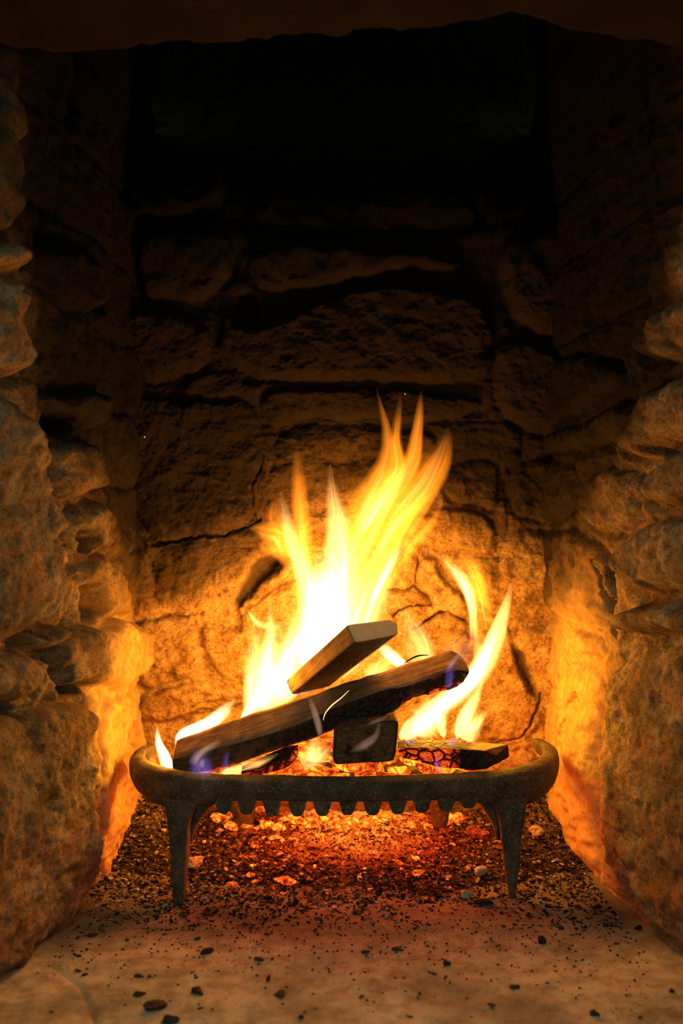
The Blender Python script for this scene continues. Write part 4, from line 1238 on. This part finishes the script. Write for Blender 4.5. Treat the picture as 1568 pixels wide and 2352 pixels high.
# right tall flame
f = flame('flame', (1050, 1650, 1.31), 'tall slanting flame sweeping up past the right end of the split log')
tongue(f, [(930, 1700, 10), (985, 1640, 22), (1045, 1595, 30), (1100, 1540, 30), (1135, 1470, 24), (1155, 1410, 15), (1170, 1360, 7), (1177, 1325, 2)], 'y', 1.31, .013, .08, .25, .8, .3, 3)
tongue(f, [(990, 1640, 12), (1050, 1590, 18), (1095, 1545, 20), (1125, 1480, 14), (1145, 1420, 6)], 'w', 1.305, .009, .1, .4, .9, .25, 2)
tongue(f, [(1060, 1600, 16), (1095, 1530, 16), (1098, 1470, 10), (1086, 1430, 3)], 'y', 1.315, .005, .2, .5, .9, .3, 1)
# right lower cluster
f = flame('flame', (1000, 1695, 1.27), 'fan of wavy yellow flames rising from the charred billet')
tongue(f, [(918, 1700, 8), (935, 1670, 14), (958, 1645, 12), (940, 1620, 5)], 'y', 1.27, .012, .1, .4, .9, .3, 1)
tongue(f, [(925, 1698, 8), (975, 1668, 14), (1000, 1640, 15), (1005, 1600, 8)], 'y', 1.275, .011, .1, .4, .9, .4, 2)
tongue(f, [(1020, 1695, 8), (1012, 1660, 14), (1012, 1620, 12), (1035, 1590, 5)], 'y', 1.28, .012, .1, .4, .9, .4, 1)
tongue(f, [(1048, 1698, 6), (1060, 1660, 17), (1080, 1620, 19), (1102, 1580, 9), (1108, 1545, 3)], 'y', 1.275, .013, .1, .4, .9, .3, 2, .4)
tongue(f, [(1072, 1690, 5), (1090, 1668, 12), (1108, 1645, 9), (1120, 1622, 2)], 'y', 1.27, .006, .1, .4, .9, .3, 1)
tongue(f, [(950, 1690, 26), (985, 1650, 40), (1010, 1610, 32), (1030, 1580, 14)], 'y', 1.285, .014, .15, .5, .8, .5, 3)
tongue(f, [(1060, 1700, 36), (1080, 1660, 34), (1100, 1620, 16)], 'y', 1.29, .009, .15, .5, .8, .4, 1)
# between the logs
f = flame('flame', (880, 1560, 1.31), 'pale flame showing in the gap between timber and split log')
tongue(f, [(850, 1570, 34), (880, 1530, 34), (880, 1490, 20)], 'y', 1.31, .006, .2, .5, .8, .4, 2)
tongue(f, [(940, 1540, 12), (905, 1512, 16), (880, 1490, 14), (860, 1480, 6)], 'w', 1.305, .006, .2, .4, .9, .3, 1)
f = flame('flame', (960, 1540, 1.34), 'faint broad veil of flame right of the timber end')
tongue(f, [(975, 1560, 34), (965, 1490, 36), (940, 1430, 24), (912, 1385, 5)], 'y', 1.35, .005, .1, .5, .8, .4, 2)
tongue(f, [(1010, 1540, 30), (1060, 1490, 40), (1085, 1430, 30)], 'v', 1.35, .004, .2, .5, .8, .4, 1)
# flames under the logs
f = flame('flame', (700, 1750, 1.26), 'low yellow flames between the split log and the coal bed')
tongue(f, [(715, 1750, 22), (722, 1715, 20), (730, 1690, 10)], 'y', 1.262, .006, .1, .4, .9, .4, 1)
tongue(f, [(690, 1755, 30), (735, 1735, 26), (764, 1708, 10)], 'y', 1.258, .006, .1, .4, .9, .4, 1)
tongue(f, [(500, 1780, 10), (560, 1764, 14), (605, 1748, 10), (640, 1730, 4)], 'y', 1.235, .006, .15, .4, .9, .3, 1)
# blue flames on the log faces
f = flame('blue_flame', (470, 1770, 1.20), 'violet-blue flame wrapping the lower left end of the split log')
tongue(f, [(470, 1790, 34), (460, 1755, 32), (450, 1730, 18), (470, 1708, 5)], 'b', 1.196, .007, .2, .5, .9, .5, 1, name='flame_tongue')
tongue(f, [(440, 1760, 14), (455, 1735, 12), (490, 1712, 10), (515, 1705, 3)], 'v', 1.194, .006, .3, .4, .9, .4, 0)
tongue(f, [(520, 1785, 12), (518, 1745, 10), (528, 1718, 5)], 'b', 1.200, .007, .3, .5, .9, .5, 0)
tongue(f, [(460, 1765, 8), (465, 1750, 8), (470, 1738, 4)], 'v', 1.192, .004, .3, .4, .9, .3, 0)
f = flame('blue_flame', (655, 1590, 1.26), 'blue flame at the lower end of the propped timber')
tongue(f, [(648, 1612, 12), (655, 1590, 16), (660, 1560, 12), (672, 1535, 4)], 'b', 1.245, .006, .3, .5, .9, .4, 0)
tongue(f, [(640, 1612, 5), (690, 1592, 6), (740, 1578, 3)], 'b', 1.235, .006, .3, .5, .9, .4, 0)
f = flame('blue_flame', (1035, 1560, 1.23), 'blue flame on the charred right end of the split log')
tongue(f, [(1026, 1590, 8), (1032, 1560, 12), (1034, 1535, 14), (1048, 1515, 8), (1062, 1495, 3)], 'b', 1.225, .006, .2, .5, .9, .4, 0)
tongue(f, [(1022, 1545, 5), (1040, 1520, 7), (1060, 1495, 6), (1075, 1470, 3)], 'v', 1.222, .005, .3, .5, .9, .4, 0)
f = flame('pale_flame', (730, 1690, 1.20), 'thin pale flame standing in front of the middle of the split log')
tongue(f, [(735, 1695, 5), (732, 1670, 9), (722, 1635, 9), (712, 1608, 7), (706, 1600, 3)], 'v', 1.205, .005, .2, .4, .9, .3, 1)
f = flame('pale_flame', (850, 1740, 1.19), 'faint wisp of pale flame drifting across the short wood block')
tongue(f, [(800, 1728, 6), (835, 1712, 12), (862, 1690, 9), (870, 1660, 5), (868, 1640, 2)], 'v', 1.205, .0035, .3, .5, .9, .5, 1)
tongue(f, [(840, 1665, 4), (880, 1650, 5), (905, 1630, 4)], 'v', 1.205, .003, .3, .5, .9, .4, 0)
f = flame('blue_flame', (1010, 1705, 1.22), 'small blue flames dancing on top of the charred billet')
tongue(f, [(1030, 1712, 10), (1038, 1704, 12), (1060, 1700, 5)], 'b', 1.222, .008, .2, .4, .9, .3, 0)
tongue(f, [(930, 1704, 8), (945, 1700, 10), (965, 1692, 4)], 'b', 1.222, .007, .2, .4, .9, .3, 0)
tongue(f, [(1005, 1775, 8), (1004, 1750, 7), (1003, 1730, 4)], 'b', 1.208, .007, .2, .4, .9, .3, 0)

# sparks in the air
sp_me = chunk_mesh('spark', M_filament, 120, (1, 1, 1), 1, .2)
for px, py, lab in ((734, 1262, 'tiny spark floating left of the main flame'), (553, 1590, 'tiny spark above the left of the split log'),
                    (332, 1004, 'tiny spark against the dark upper left wall'), (930, 905, 'tiny spark above the main flame tips')):
    put('spark', sp_me, P(px, py, 1.34), .0009, (0, 0, 0), lab, 'spark')
